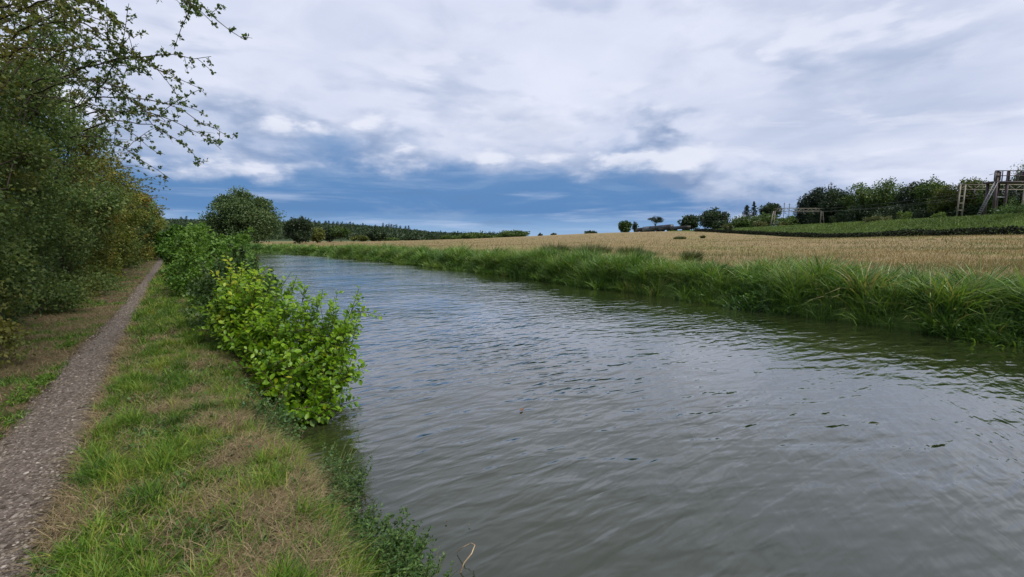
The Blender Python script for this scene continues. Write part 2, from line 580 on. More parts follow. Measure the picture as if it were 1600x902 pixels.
M['cream'] = plain_mat('weathered cream steel', [(0.3, (0.125, 0.112, 0.090)), (0.7, (0.245, 0.22, 0.175))], 0.6, 0.3, 1.5)
M['rust'] = plain_mat('brown signal steel', [(0.3, (0.040, 0.030, 0.034)), (0.55, (0.075, 0.055, 0.055)), (0.75, (0.12, 0.07, 0.05))], 0.6, 0.3, 0.8)
M['galv'] = plain_mat('galvanised steel', [(0.3, (0.10, 0.105, 0.12)), (0.7, (0.17, 0.175, 0.195))], 0.5, 0.4, 2, metallic=0.3)
M['wire'] = plain_mat('overhead wire', [(0.3, (0.05, 0.05, 0.05)), (0.7, (0.09, 0.09, 0.09))], 0.5, 0.3, 2)
M['trainbody'] = plain_mat('dark train paint', [(0.3, (0.026, 0.028, 0.034)), (0.7, (0.045, 0.047, 0.055))], 0.5, 0.4, 1.0)
M['trainpale'] = plain_mat('pale train panel', [(0.3, (0.11, 0.12, 0.125)), (0.7, (0.18, 0.19, 0.20))], 0.5, 0.4, 1.0)
M['undercar'] = plain_mat('underframe steel', [(0.3, (0.025, 0.024, 0.024)), (0.7, (0.06, 0.055, 0.05))], 0.7, 0.3, 2.0)

# gravel path and pebbles
m, n = new_mat('gravel path')
g = n.node('ShaderNodeNewGeometry')
vo = n.node('ShaderNodeTexVoronoi'); vo.inputs['Scale'].default_value = 55
n.l.new(g.outputs['Position'], vo.inputs['Vector'])
c = n.ramp(n.noise(g.outputs['Position'], 2.2, 5, 0.6), [(0.3, (0.066, 0.050, 0.038)), (0.5, (0.098, 0.079, 0.065)), (0.7, (0.132, 0.110, 0.093))])
vs = n.node('ShaderNodeSeparateColor'); n.l.new(vo.outputs['Color'], vs.inputs[0])
c = n.mix(0.6, c, n.ramp(vs.outputs[0], [(0.0, (0.022, 0.016, 0.013)), (0.5, (0.078, 0.062, 0.052)), (0.9, (0.155, 0.132, 0.115)), (1.0, (0.27, 0.24, 0.21))]))
b = n.node('ShaderNodeBump'); b.inputs['Strength'].default_value = 0.9; b.inputs['Distance'].default_value = 0.012
n.l.new(vo.outputs['Distance'], b.inputs['Height'])
out(n, principled(n, c, 0.85, 0.2, b.outputs[0]))
M['gravel'] = m
m, n = new_mat('pebbles')
out(n, principled(n, n.ramp(attr(n), [(0, (0.034, 0.027, 0.021)), (0.5, (0.102, 0.084, 0.070)), (0.9, (0.18, 0.156, 0.135)), (1, (0.30, 0.265, 0.235))]), 0.9, 0.1))
M['pebble'] = m

# ground: soil and thatch near, ripe field, bank grass
m, n = new_mat('ground')
g = n.node('ShaderNodeNewGeometry')
P = g.outputs['Position']
ra = n.node('ShaderNodeAttribute'); ra.attribute_name = 'reg'
rs = n.node('ShaderNodeSeparateColor'); n.l.new(ra.outputs['Color'], rs.inputs[0])
soil = n.ramp(n.noise(P, 9, 6, 0.65), [(0.25, (0.026, 0.020, 0.012)), (0.5, (0.070, 0.052, 0.030)), (0.75, (0.15, 0.112, 0.066))])
soil = n.mix(n.ss(n.noise(P, 1.3, 5, 0.6), 0.42, 0.62), soil, n.ramp(n.noise(P, 30, 4, 0.7), [(0.3, (0.020, 0.036, 0.008)), (0.7, (0.055, 0.085, 0.018))]))
mp = n.node('ShaderNodeMapping'); mp.inputs['Scale'].default_value = (1, 1, 0.2)
n.l.new(P, mp.inputs[0])
fld = n.ramp(n.noise(mp.outputs[0], 0.9, 8, 0.72), [(0.28, (0.110, 0.084, 0.043)), (0.5, (0.182, 0.138, 0.072)), (0.72, (0.245, 0.190, 0.104))])
fld = n.mix(n.m('MULTIPLY', n.ss(n.noise(P, 0.055, 6, 0.6), 0.50, 0.66), 0.75), fld, n.ramp(n.noise(P, 1.2, 5, 0.7), [(0.3, (0.10, 0.11, 0.035)), (0.7, (0.20, 0.18, 0.065))]))
fld = n.mix(n.m('MULTIPLY', n.ss(n.noise(P, 0.16, 5, 0.6, dist=0.5), 0.56, 0.68), 0.5), fld, (0.27, 0.175, 0.085))
emb = n.ramp(n.noise(P, 0.8, 7, 0.7), [(0.3, (0.040, 0.070, 0.016)), (0.5, (0.085, 0.135, 0.030)), (0.7, (0.140, 0.180, 0.055))])
wood = n.ramp(n.noise(P, 0.05, 6, 0.6), [(0.3, (0.022, 0.038, 0.018)), (0.7, (0.05, 0.075, 0.03))])
c = n.mix(rs.outputs[0], soil, fld)
c = n.mix(rs.outputs[1], c, emb)
c = n.mix(rs.outputs[2], c, wood)
b = n.node('ShaderNodeBump'); b.inputs['Strength'].default_value = 0.8; b.inputs['Distance'].default_value = 0.06
n.l.new(n.noise(P, 7, 8, 0.7), b.inputs['Height'])
out(n, principled(n, c, 0.95, 0.1, b.outputs[0]))
M['ground'] = m

# canal water: turbid body, rippled surface
m, n = new_mat('canal water')
g = n.node('ShaderNodeNewGeometry')
P = g.outputs['Position']
def waves(angle, along, across, detail, rough, dist):
    """noise stretched along crests that lie at this angle to +X; sizes in metres"""
    mp = n.node('ShaderNodeMapping', vector_type='TEXTURE')
    mp.inputs['Rotation'].default_value = (0, 0, math.radians(angle))
    mp.inputs['Scale'].default_value = (along, across, 1)
    n.l.new(P, mp.inputs[0])
    return n.noise(mp.outputs[0], 1.0, detail, rough, dist=dist)
h1 = waves(34, 0.52, 0.165, 2, 0.42, 0.35)
h2 = waves(70, 0.44, 0.130, 2, 0.45, 0.35)
h3 = waves(8, 1.1, 0.34, 2, 0.50, 0.30)
h4 = waves(50, 0.12, 0.06, 1, 0.50, 0.2)
zone = n.ss(n.noise(P, 0.16, 2, 0.5), 0.40, 0.60)
gust = n.ss(n.noise(P, 0.22, 4, 0.55), 0.36, 0.62, 0.50, 1.25)
hh = n.m('ADD', n.m('MULTIPLY', h1, n.m('MULTIPLY_ADD', zone, -0.014, 0.037)), n.m('MULTIPLY', h2, n.m('MULTIPLY_ADD', zone, 0.010, 0.0075)))
hh = n.m('ADD', hh, n.m('ADD', n.m('MULTIPLY', h3, 0.030), n.m('MULTIPLY', h4, 0.0018)))
hh = n.m('MULTIPLY', hh, gust)
b = n.node('ShaderNodeBump'); b.inputs['Strength'].default_value = 1.0; b.inputs['Distance'].default_value = 1.0
n.l.new(hh, b.inputs['Height'])
body = n.ramp(n.noise(P, 0.5, 4, 0.5), [(0.3, (0.014, 0.018, 0.007)), (0.7, (0.020, 0.024, 0.010))])
out(n, principled(n, body, 0.10, 0.5, b.outputs[0], IOR=1.45, **{'Coat Weight': 1.0, 'Coat IOR': 1.40, 'Coat Roughness': 0.08, 'Coat Normal': b.outputs[0]}))
M['water'] = m

# ---------------------------------------------------------------- ground sheet, water, path
ang = np.unique(np.r_[np.linspace(-180, -75, 60), np.linspace(-75, 75, 760), np.linspace(75, 180, 60)])
ang = ang[:-1]
rad = np.r_[0.0, np.geomspace(0.4, 40, 250), np.geomspace(40.5, 6000, 190)]
A_, R_ = np.meshgrid(np.radians(ang), rad)
gx, gy = np.sin(A_) * R_, np.cos(A_) * R_
gzv = ground_z(gx, gy)
na, nr = len(ang), len(rad)
V = np.stack([gx, gy, gzv], -1).reshape(-1, 3)
i = np.arange(nr - 1)[:, None] * na; j = np.arange(na)[None]; j2 = (j + 1) % na
F = np.stack([i + j, i + na + j, i + na + j2, i + j2], -1).reshape(-1, 4)
mb = MB(); mb.add(V, F)
ground = tag(mb.build('ground', M['ground'], smooth=True), kind='structure')
s_, t_ = to_st(V[:, 0], V[:, 1])
r_ = np.hypot(V[:, 0], V[:, 1])
reg = np.zeros((len(V), 4), np.float32)
reg[:, 0] = sstep(t_ - t_far(s_) + (vnoise(V[:, 0], V[:, 1], 0.4, 2) - .5) * 2, 0.8, 2.2)
eb = emb_base(V[:, 1])
reg[:, 1] = np.maximum(sstep(V[:, 0], eb - 1.5, eb + 0.5), sstep(t_ - t_far(s_), -1.5, -.5) * sstep(t_far(s_) + 2.6 - t_, 0, 1.2))
reg[:, 2] = sstep(r_, 330, 420)
reg[:, 3] = 1
ca = ground.data.attributes.new('reg', 'FLOAT_COLOR', 'POINT')
ca.data.foreach_set('color', reg.ravel())

ss_ = np.arange(-40, 160.1, 1.0)
tt = np.linspace(0, 1, 9)
S_, T_ = np.meshgrid(ss_, tt, indexing='ij')
T_ = t_near(S_) - 0.6 + T_ * (t_far(S_) - t_near(S_) + 1.6)
wx, wy = xy(S_, T_)
V = np.stack([wx, wy, np.full_like(wx, WATER)], -1).reshape(-1, 3)
i = np.arange(len(ss_) - 1)[:, None] * 9; j = np.arange(8)[None]
F = np.stack([i + j, i + j + 1, i + 9 + j + 1, i + 9 + j], -1).reshape(-1, 4)
mb = MB(); mb.add(V, F[:, ::-1])
water = tag(mb.build('canal_water', M['water'], smooth=True), kind='structure')
rng = np.random.default_rng(11)

ss_ = np.r_[np.arange(-6, 20, 0.12), np.arange(20, 95, 0.6)]
q = np.linspace(0, 1, 9)
S_, Q_ = np.meshgrid(ss_, q, indexing='ij')
wob = lambda s, k: (vnoise(s, s * 0 + k, 1.9, 3) - 0.5) * 0.16
T_ = (t_path_l(S_) - 0.07 + wob(S_, 3.3)) * (1 - Q_) + (t_path_r(S_) + 0.05 + wob(S_, 9.1)) * Q_
wx, wy = xy(S_, T_)
wz = ground_z(wx, wy) + 0.012 + 0.012 * np.sin(Q_ * math.pi) - 0.02 * (np.abs(Q_ - .5) > 0.49)
V = np.stack([wx, wy, wz], -1).reshape(-1, 3)
i = np.arange(len(ss_) - 1)[:, None] * 9; j = np.arange(8)[None]
F = np.stack([i + j, i + 9 + j, i + 9 + j + 1, i + j + 1], -1).reshape(-1, 4)
mb = MB(); mb.add(V, F[:, ::-1])
path = tag(mb.build('gravel_path', M['gravel'], smooth=True), kind='structure')

# pebbles on the path
n_ = 24000
s = 1.5 + 22 * rng.random(n_) ** 1.7
q = np.clip(rng.normal(0.5, 0.30, n_), -0.12, 1.12)
t = t_path_l(s) * (1 - q) + t_path_r(s) * q
x, y = xy(s, t)
sz = (0.0045 + 0.010 * rng.random(n_) ** 2 + 0.010 * rng.random(n_) ** 14) * (1 + s / 40)
rv = unit(rng.normal(size=(n_, 6, 3)))
octa = np.array([(1, 0, 0), (0, 1, 0), (-1, 0, 0), (0, -1, 0), (0, 0, .75), (0, 0, -.75)], float)
a = rng.uniform(0, math.tau, n_)
ca_, sa_ = np.cos(a)[:, None], np.sin(a)[:, None]
O = octa[None] + rv * 0.35
Ox = O[..., 0] * ca_ * 1.35 - O[..., 1] * sa_; Oy = O[..., 0] * sa_ * 1.35 + O[..., 1] * ca_
V = np.stack([x[:, None] + Ox * sz[:, None], y[:, None] + Oy * sz[:, None], (ground_z(x, y) + 0.018)[:, None] + O[..., 2] * sz[:, None] * 0.7], -1)
fo = np.array([(0, 1, 4), (1, 2, 4), (2, 3, 4), (3, 0, 4), (1, 0, 5), (2, 1, 5), (3, 2, 5), (0, 3, 5)])
F = (np.arange(n_)[:, None, None] * 6 + fo[None]).reshape(-1, 3)
mb = MB(); mb.add(V.reshape(-1, 3), F, np.repeat(rng.random(n_), 8))
tag(mb.build('path_gravel', M['pebble']), 'loose grey and brown stones strewn over the narrow path', 'gravel', kind='stuff')


# ---------------------------------------------------------------- near grass
def strewn(rng, n, s0, s1, lo, hi, power=1.0):
    s = s0 + (s1 - s0) * rng.random(n) ** power
    t = lo(s) + (hi(s) - lo(s)) * rng.random(n)
    x, y = xy(s, t)
    return s, t, x, y


def dirs2(rng, n, mean=None, spread=math.pi):
    a = rng.uniform(-spread, spread, n) + (0 if mean is None else mean)
    return np.stack([np.cos(a), np.sin(a)], 1)


gm, sm = MB(), MB()
for (n_, s0, s1, hs, ws) in ((125000, 1.2, 9, 1.0, 1.0), (60000, 8.5, 22, 1.1, 1.9), (26000, 20, 62, 1.3, 4.5)):
    s, t, x, y = strewn(rng, n_, s0, s1, lambda s: t_path_r(s) + 0.02, lambda s: t_near(s) + 0.05, 1.25)
    dry = (0.55 * vnoise(x, y, 1.5, 3) + 0.45 * vnoise(x + 31, y + 7, 4.5, 2) + 0.22 * sstep(t_path_r(s) + 0.20 - t, 0, 0.18)
           + 0.085 * sstep(7.5 - s, 0, 3.5) * sstep(t, -0.1, 0.5) - 0.06 * sstep(s, 6, 10))
    tuft = vnoise(x, y, 6.0, 2)
    kg = (dry + rng.normal(0, 0.06, n_) < 0.635)
    P = np.stack([x, y, ground_z(x, y) - 0.005], -1)
    k = kg & (rng.random(n_) < np.clip(2.1 * (tuft - 0.22), .12, 1))
    m_ = k.sum()
    H = (0.035 + 0.10 * rng.random(m_) ** 1.5 + 0.24 * np.clip(tuft[k] - .55, 0, 1) * 2.2 + 0.06 * sstep(t[k], 0.35, 0.95)) * hs
    col = np.clip(0.44 + 1.1 * (vnoise(x[k], y[k], 3.4, 2) - .5) + rng.normal(0, 0.25, m_), 0, 1)
    blades(gm, P[k], H, (0.0045 + 0.0075 * rng.random(m_) ** 2) * ws, dirs2(rng, m_), rng.uniform(0.2, 1.1, m_), col, rng)
    k = ~kg | (rng.random(n_) < 0.10)
    m_ = k.sum()
    Pq = P[k].copy(); Pq[:, 2] += rng.random(m_) * 0.03
    H = (0.05 + 0.13 * rng.random(m_)) * hs
    blades(sm, Pq, H, (0.003 + 0.002 * rng.random(m_)) * ws, dirs2(rng, m_), rng.uniform(1.0, 1.9, m_), np.clip(rng.normal(0.5, 0.22, m_), 0, 1), rng)
n_ = 520
s, t, x, y = strewn(rng, n_, 1.3, 12, lambda s: t_path_r(s) + 0.10, lambda s: t_near(s) - 0.05, 1.2)
rep_ = np.repeat(np.arange(n_), 16)
m_ = len(rep_)
ox, oy = rng.normal(0, .022, m_), rng.normal(0, .022, m_)
bx, by = x[rep_] + ox, y[rep_] + oy
cl = rng.normal(.72, .22, n_)
blades(gm, np.stack([bx, by, ground_z(bx, by) - .005], -1), rng.uniform(.07, .20, n_)[rep_] * rng.uniform(.5, 1.1, m_), 0.0055, unit(np.stack([ox, oy], 1) + rng.normal(0, .01, (m_, 2))),
       rng.uniform(.15, .8, m_), np.clip(cl[rep_] + rng.normal(0, .15, m_), 0, 1), rng, 3)
# thatch and scattered green on the hedge side of the path
for (n_, s0, s1, ws) in ((42000, 3.5, 16, 1.2), (16000, 15, 60, 3.2)):
    s, t, x, y = strewn(rng, n_, s0, s1, lambda s: t_hedge(s) - 0.5, lambda s: t_path_l(s) + 0.01, 1.2)
    P = np.stack([x, y, ground_z(x, y) - 0.003], -1)
    gr = vnoise(x, y, 1.5, 3) + rng.normal(0, 0.035, n_)
    k = gr > 0.70
    m_ = k.sum()
    blades(gm, P[k], (0.04 + 0.07 * rng.random(m_)) * (1 + 0.1 * ws), 0.007 * ws, dirs2(rng, m_), rng.uniform(.3, 1.1, m_), np.clip(rng.normal(.35, .2, m_), 0, 1), rng)
    k = ~k & (rng.random(n_) < 0.8)
    m_ = k.sum()
    blades(sm, P[k], 0.04 + 0.10 * rng.random(m_), 0.0035 * ws, dirs2(rng, m_), rng.uniform(1.0, 1.9, m_), np.clip(rng.normal(.38, .22, m_), 0, 1), rng)
vm = MB()
n_ = 420
s, t, x, y = strewn(rng, n_, 1.3, 14, lambda s: t_path_r(s) + 0.08, lambda s: t_near(s) - 0.02, 1.2)
rr = rng.uniform(.03, .085, n_)
lobes_to_leaves(vm, np.stack([x, y, ground_z(x, y) + .025], -1), np.stack([rr, rr, rr * .4], 1), 26, .034, rng, .5, .2, -.2, .5)
tag(vm.build('verge_weeds', M['weed']), 'small broad-leaved weeds mixed through the grass strip', 'weeds', kind='stuff')
tag(gm.build('verge_grass', M['grass']), 'short green grass on the strip between path and canal', 'grass', kind='stuff')
tag(sm.build('mown_straw', M['straw']), 'brown mown straw lying in patches beside the path', 'straw', kind='stuff')

# ---------------------------------------------------------------- reeds and tall grass on the far bank
rm = MB()
wind = math.atan2(0.25, 1.0)
for (n_, s0, s1, per, ws, segs) in ((760, -4, 24, 80, 1.15, 4), (560, 22, 55, 50, 1.7, 3), (420, 53, 108, 34, 3.6, 3)):
    s = s0 + (s1 - s0) * rng.random(n_)
    dd = -0.15 + 2.5 * rng.random(n_) ** 0.9
    t = t_far(s) + dd + (vnoise(s, s * 0 + 8, .5, 2) - .5) * .5
    x, y = xy(s, t)
    lump = vnoise(x, y, 0.8, 2)
    hc = (0.42 + 0.45 * sstep(lump, .25, .75) + 0.30 * rng.random(n_) ** 2) * (0.62 + 0.42 * sstep(dd, -0.1, 0.9)) * (1 - 0.25 * sstep(dd, 1.4, 2.4))
    a0 = wind + rng.normal(0, 0.8, n_) + math.pi * (rng.random(n_) < 0.4)
    cr = rng.normal(0.47, 0.22, n_) + 0.3 * (lump - .5)
    wid = rng.choice([0.7, 1.0, 1.6, 2.3], n_, p=[.15, .3, .3, .25])
    rep = np.repeat(np.arange(n_), per)
    m_ = len(rep)
    off = rng.normal(0, 0.13, (m_, 2)) * (1 + ws * 0.25)
    bx, by = x[rep] + off[:, 0], y[rep] + off[:, 1]
    bz = np.maximum(ground_z(bx, by), WATER - 0.05) - 0.02
    od = np.arctan2(off[:, 1], off[:, 0])
    dv = np.stack([np.cos(od) + .6 * np.cos(a0[rep]), np.sin(od) + .6 * np.sin(a0[rep])], 1) + rng.normal(0, .3, (m_, 2))
    H = 1.30 * hc[rep] * rng.uniform(0.5, 1.2, m_)
    bend = np.clip(rng.uniform(0.12, .55, m_) + np.linalg.norm(off, axis=1) * 1.7 + .5 * (rng.random(m_) < .12), .12, 1.4)
    blades(rm, np.stack([bx, by, bz], -1), H, (0.012 + 0.010 * rng.random(m_)) * wid[rep] * ws, unit(dv), bend,
           np.clip(cr[rep] + rng.normal(0, .15, m_), 0, 1), rng, segs, 0.7)
tag(rm.build('bank_reeds', M['reed']), 'tall green reeds and sedge bowing over the far bank', 'reeds', kind='stuff')

lm = MB()
n_ = 190
s = -4 + 70 * rng.random(n_) ** 1.3
t = t_far(s) - .05 + 1.3 * rng.random(n_) ** 1.5
x, y = xy(s, t)
z = np.maximum(ground_z(x, y), WATER) + .10 + .22 * rng.random(n_)
rr = rng.uniform(.16, .36, n_)
lobes_to_leaves(lm, np.stack([x, y, z], -1), np.stack([rr, rr, rr * .8], 1), 85, .085, rng, .40, .2, .2, .45)
tag(lm.build('bank_weeds', M['shrub']), 'dark leafy weeds growing low along the far waterline', 'weeds', kind='stuff')

# ---------------------------------------------------------------- ripe grass of the field
fm = MB()
n_ = 170000
u = rng.uniform(300, 1720, n_)
yy = 9 * (200 / 9) ** rng.random(n_)
x = (u - 800) / FPX * yy
s, t = to_st(x, yy)
k = (t > t_far(s) + 1.3 + 0.6 * rng.random(n_)) & (x < emb_base(yy) - 0.5)
x, yy = x[k], yy[k]; m_ = k.sum()
ed = sstep(to_st(x, yy)[1] - t_far(to_st(x, yy)[0]) + 5 * (vnoise(x, yy, .2, 2) - .5), 1.2, 6.5)
cl = np.clip(rng.normal(.5, .22, m_), 0, .93)
cl = np.where(rng.random(m_) > ed * 0.8 + 0.2, 1.0, cl)
cl = np.where((vnoise(x + 9, yy, .22, 3) + .25 * (vnoise(x, yy, 1.1, 1) - .5) > .66), 1.0, cl)
dist = np.hypot(x, yy)
blades(fm, np.stack([x, yy, ground_z(x, yy) - .02], -1), (0.20 + 0.24 * rng.random(m_)) * (0.75 + .5 * vnoise(x, yy, .3, 2)), 0.0045 + 0.0005 * dist, dirs2(rng, m_),
       rng.uniform(.2, 1.1, m_), cl, rng)
tag(fm.build('field_grass', M['fieldgrass']), 'ripe golden grass covering the field beyond the canal', 'field grass', kind='stuff')


# ---------------------------------------------------------------- rush clumps in the field
def rush_clump(u, y, wpx, hpx, label, green=0.4):
    c = base_at(u, y)
    w, h = wpx / FPX * y / 2, 1.7 * hpx / FPX * y
    r = np.random.default_rng(int(u * 7 + y))
    n = 900
    a = r.uniform(0, math.tau, n); q = np.sqrt(r.random(n))
    ox, oy = np.cos(a) * q * w, np.sin(a) * q * min(w, 2.0)
    P = np.stack([ox, oy, ground_z(c[0] + ox, c[1] + oy) - c[2] - .03], -1)
    mb = MB()
    blades(mb, P, h * r.uniform(.5, 1.1, n) * (1.15 - .45 * q), 0.01 + 0.0006 * y, np.stack([np.cos(a), np.sin(a)], 1), r.uniform(.1, .7, n), np.clip(r.normal(green, .25, n), 0, 1), r)
    o = mb.build('rush_clump', M['rush'])
    o.location = c
    tag(o, label, 'rushes', 'dark rush clumps in the golden field')


rush_clump(1010, 32, 26, 10, 'small round dark rush clump left of the paler one')
rush_clump(1082, 27, 28, 16, 'pale olive rush clump nearest the reeds in the golden field')
rush_clump(985, 38, 40, 12, 'rush clump joining the long dark patch in the field')
rush_clump(925, 42, 62, 14, 'broadest dark rush patch in the field behind the reeds')
rush_clump(868, 47, 46, 12, 'leftmost dark rush patch in the golden field')
rush_clump(1062, 120, 18, 4, 'low dark tuft line far out below the train')
rush_clump(1098, 125, 6, 4, 'tiny dark tuft far out in the golden field')


# ---------------------------------------------------------------- trees, general
def limb(mb, a, b, r0, r1, rng, n=6, wob=0.06, sides=6):
    a, b = np.array(a, float), np.array(b, float)
    k = np.linspace(0, 1, n)[:, None]
    L = np.linalg.norm(b - a)
    pts = a * (1 - k) + b * k + rng.normal(0, wob * L, (n, 3)) * np.sin(k * math.pi)
    pts[:, 2] += np.sin(k[:, 0] * math.pi) * 0.08 * L
    tube(mb, pts, np.linspace(r0, r1, n), sides, cap=False)
    return pts


def tree(name, label, cat, u, y, w, vtop, mat, seed, shape='round', leaf=None, n_leaf=6000, group=None, col0=.45, sink=0.0, base=None, droop=0.1, trunkfrac=.18, dome=0.0):
    r = np.random.default_rng(seed)
    b = base_at(u, y) if base is None else np.array(base, float)
    h = max(at(u, vtop, b[1])[2] - b[2], 1.0)
    Wm = w / FPX * b[1] / 2
    b[2] -= sink
    leaf = leaf or max(0.12, 0.0036 * y)
    root = empty(name, b)
    tag(root, label, cat, group)
    wood, crown = MB(), MB()
    if shape == 'conifer':
        limb(wood, (0, 0, -.3), (0, 0, h * .97), max(.12, h * .022), .03, r, 8, .004)
        C, R = [], []
        nt = max(6, int(h / 0.9))
        for k in range(nt):
            z = h * (trunkfrac + (1 - trunkfrac) * k / nt)
            rr = Wm * (1 - k / nt) ** .8 * r.uniform(.75, 1.1) + .08
            for a in r.uniform(0, math.tau, 5):
                e = np.array([math.cos(a) * rr, math.sin(a) * rr, z - rr * .15])
                limb(wood, (0, 0, z), e, .05, .015, r, 4, .03, 4)
                for f in (.45, .8):
                    C.append(e * [f, f, 1] + [0, 0, (1 - f) * rr * .1]); R.append((rr * .34, rr * .34, max(h / nt * .42, .12)))
        C, R = np.array(C), np.array(R)
        lobes_to_leaves(crown, C, R, max(6, n_leaf // len(C)), leaf, r, col0, .2, .2, .4)
    else:
        nl = 64 if shape == 'round' else 18
        C = []
        while len(C) < nl:
            p = r.uniform(-1, 1, 3)
            if (p ** 2).sum() < 1 and (p ** 2).sum() > .12:
                C.append(p)
        C = np.array(C)
        if dome:
            C[:, :2] *= (1.08 - dome * np.clip(C[:, 2:3] * .5 + .5, 0, 1) ** 1.6)
        lo = trunkfrac
        if shape == 'umbrella':
            C = C[:18]
            C[:, 2] = np.abs(C[:, 2]) * .8 + .0
            lo = .30
        zc, zr = (1 + lo) / 2, (1 - lo) / 2
        C = C * np.array([Wm * .86, Wm * .86, h * zr * .88]) + np.array([0, 0, h * zc])
        if shape == 'round':
            core = r.uniform(-.5, .5, (16, 3)) * np.array([Wm, Wm, h * zr]) + np.array([0, 0, h * zc])
        lr = {'round': .33, 'small': .42, 'umbrella': .30}[shape]
        R = np.stack([Wm * lr * r.uniform(.45, 1.35, len(C))] * 2 + [h * zr * lr * r.uniform(.45, 1.2, len(C))], 1)
        if shape == 'round':
            C = np.r_[C, core]
            R = np.r_[R, np.tile([[Wm * .36, Wm * .36, h * zr * .36]], (16, 1))]
        tr = max(.10, min(h * .03, .5))
        limb(wood, (0, 0, -.4), (r.normal(0, .03) * h, r.normal(0, .03) * h, h * (lo + .25)), tr, tr * .55, r, 7, .02, 8)
        for c in C[::2]:
            limb(wood, (0, 0, h * (lo * .9 + .05 + .2 * r.random())), c, tr * .4, tr * .08, r, 5, .05, 5)
        lobes_to_leaves(crown, C, R, n_leaf // len(C), leaf, r, col0, .18, droop, .4)
    o = wood.build('trunk', M['bark'], root, smooth=True)
    o = crown.build('crown', mat, root)
    return root


# big tree at the bend and the trees along the far end of the field
tree('broad_tree', 'large broad grey-green tree at the bend of the canal', 'tree', 381, 92, 114, 295, M['willow'], 12, n_leaf=42000, leaf=.36, col0=.5, trunkfrac=.02, droop=.0, dome=.62)
tree('dark_tree', 'dark rounded tree just right of the large canal-side tree', 'tree', 468, 150, 44, 340, M['oak'], 2, n_leaf=9000, trunkfrac=.05)
tree('lime_green_tree', 'yellow-green small tree right of the dark rounded tree', 'tree', 496, 165, 22, 356, M['lime'], 3, n_leaf=3500, trunkfrac=.05)
tree('dark_tree', 'narrow dark tree tucked beside the yellow-green tree', 'tree', 514, 190, 26, 355, M['oak'], 4, n_leaf=3000, trunkfrac=.05)
tree('spreading_tree', 'spreading olive tree with a bare pale trunk at the field end', 'tree', 533, 185, 34, 355, M['ash'], 5, n_leaf=3000, trunkfrac=.35, col0=.3)
tree('field_bush', 'low pale bush left of the dark field-end tree', 'bush', 562, 200, 24, 368, M['lime'], 6, 'small', n_leaf=1500, trunkfrac=.0, col0=.2)
tree('dark_tree', 'wide dark tree standing alone under the wooded hill', 'tree', 588, 210, 36, 358, M['oak'], 7, n_leaf=4500, trunkfrac=.04)
for k, (u, w, v, mt, lab) in enumerate([
        (612, 22, 372, 'ash', 'low pale hedge bush right of the lone dark tree'), (640, 34, 371, 'oak', 'low dark hedge bush below the clipped conifer row'),
        (672, 36, 370, 'oak', 'dark hedge bush where the wooded hill thins out'), (704, 30, 369, 'ash', 'green hedge bush at the foot of the hill slope'),
        (738, 40, 364, 'ash', 'rounded green bush at the end of the hill'), (762, 20, 369, 'ash', 'small green bush right of the rounded one on the skyline')]):
    tree('hedge_bush', lab, 'bush', u, 225, w, v, M[mt], 20 + k, 'small', n_leaf=1800, trunkfrac=.0)
tree('skyline_bush', 'large dark bush on the brow of the field', 'bush', 804, 235, 46, 361, M['ash'], 30, n_leaf=3500, trunkfrac=.0, col0=.35)
tree('skyline_bush', 'small green bush left of the large one on the brow', 'bush', 783, 235, 20, 368, M['ash'], 31, 'small', n_leaf=1200, trunkfrac=.0)
tree('far_tree', 'tiny lone dark tree on the brow, left of two', 'tree', 844, 300, 5, 365, M['oak'], 32, 'small', n_leaf=350, trunkfrac=.1, sink=.4)
tree('far_tree', 'tiny lone dark tree on the brow, right of two', 'tree', 865, 300, 7, 365, M['oak'], 33, 'small', n_leaf=450, trunkfrac=.1, sink=.4)
tree('field_bush', 'low dark bush at the foot of the grassy mound', 'bush', 922, 250, 20, 365, M['oak'], 34, 'small', n_leaf=600, trunkfrac=.0)
# by the railway, from the far end to the near
tree('round_bush', 'round dark bush on the grassy mound at the field top', 'bush', 976, 262, 20, 345, M['ash'], 40, n_leaf=3000, trunkfrac=.0, col0=.2)
tree('thin_tree', 'thin small tree between the round bush and the train', 'tree', 991, 330, 7, 346, M['oak'], 41, 'small', n_leaf=220, trunkfrac=.2)
tree('umbrella_tree', 'open flat-topped tree standing behind the dark train', 'tree', 1023, 340, 28, 337, M['pine'], 42, 'umbrella', n_leaf=2200, leaf=.6)
tree('railway_tree', 'dark rounded tree at the right end of the train', 'tree', 1075, 290, 32, 334, M['oak'], 43, n_leaf=4500, trunkfrac=.02)
tree('railway_tree', 'broad domed dark tree between the train and the two conifers', 'tree', 1114, 270, 48, 327, M['oak'], 44, n_leaf=6000, trunkfrac=.02, col0=.5)
tree('conifer', 'shorter left conifer of the pair above the railway hedge', 'tree', 1164, 240, 26, 320, M['pine'], 45, 'conifer', n_leaf=2600, leaf=.45)
tree('conifer', 'taller right conifer of the pair with a bare leader', 'tree', 1175, 246, 20, 314, M['pine'], 46, 'conifer', n_leaf=2200, leaf=.45)
tree('clipped_tree', 'flat-topped rounded tree behind the small portal left leg', 'tree', 1201, 235, 30, 316, M['oak'], 47, n_leaf=4500, trunkfrac=.3, col0=.5)
for k, (u, y, w, v, mt, lab) in enumerate([
        (1128, 240, 30, 346, 'oak', 'low dark bush right of the broad domed tree'), (1160, 215, 34, 338, 'ash', 'green bush under the pair of conifers'),
        (1192, 200, 40, 334, 'ash', 'bright green bush left of the small portal'), (1232, 190, 44, 338, 'ash', 'green bush behind the small portal beam'),
        (1268, 185, 40, 336, 'oak', 'dark bush behind the right leg of the small portal')]):
    tree('railway_bush', lab, 'bush', u, y, w, v, M[mt], 50 + k, n_leaf=4000, trunkfrac=.0)
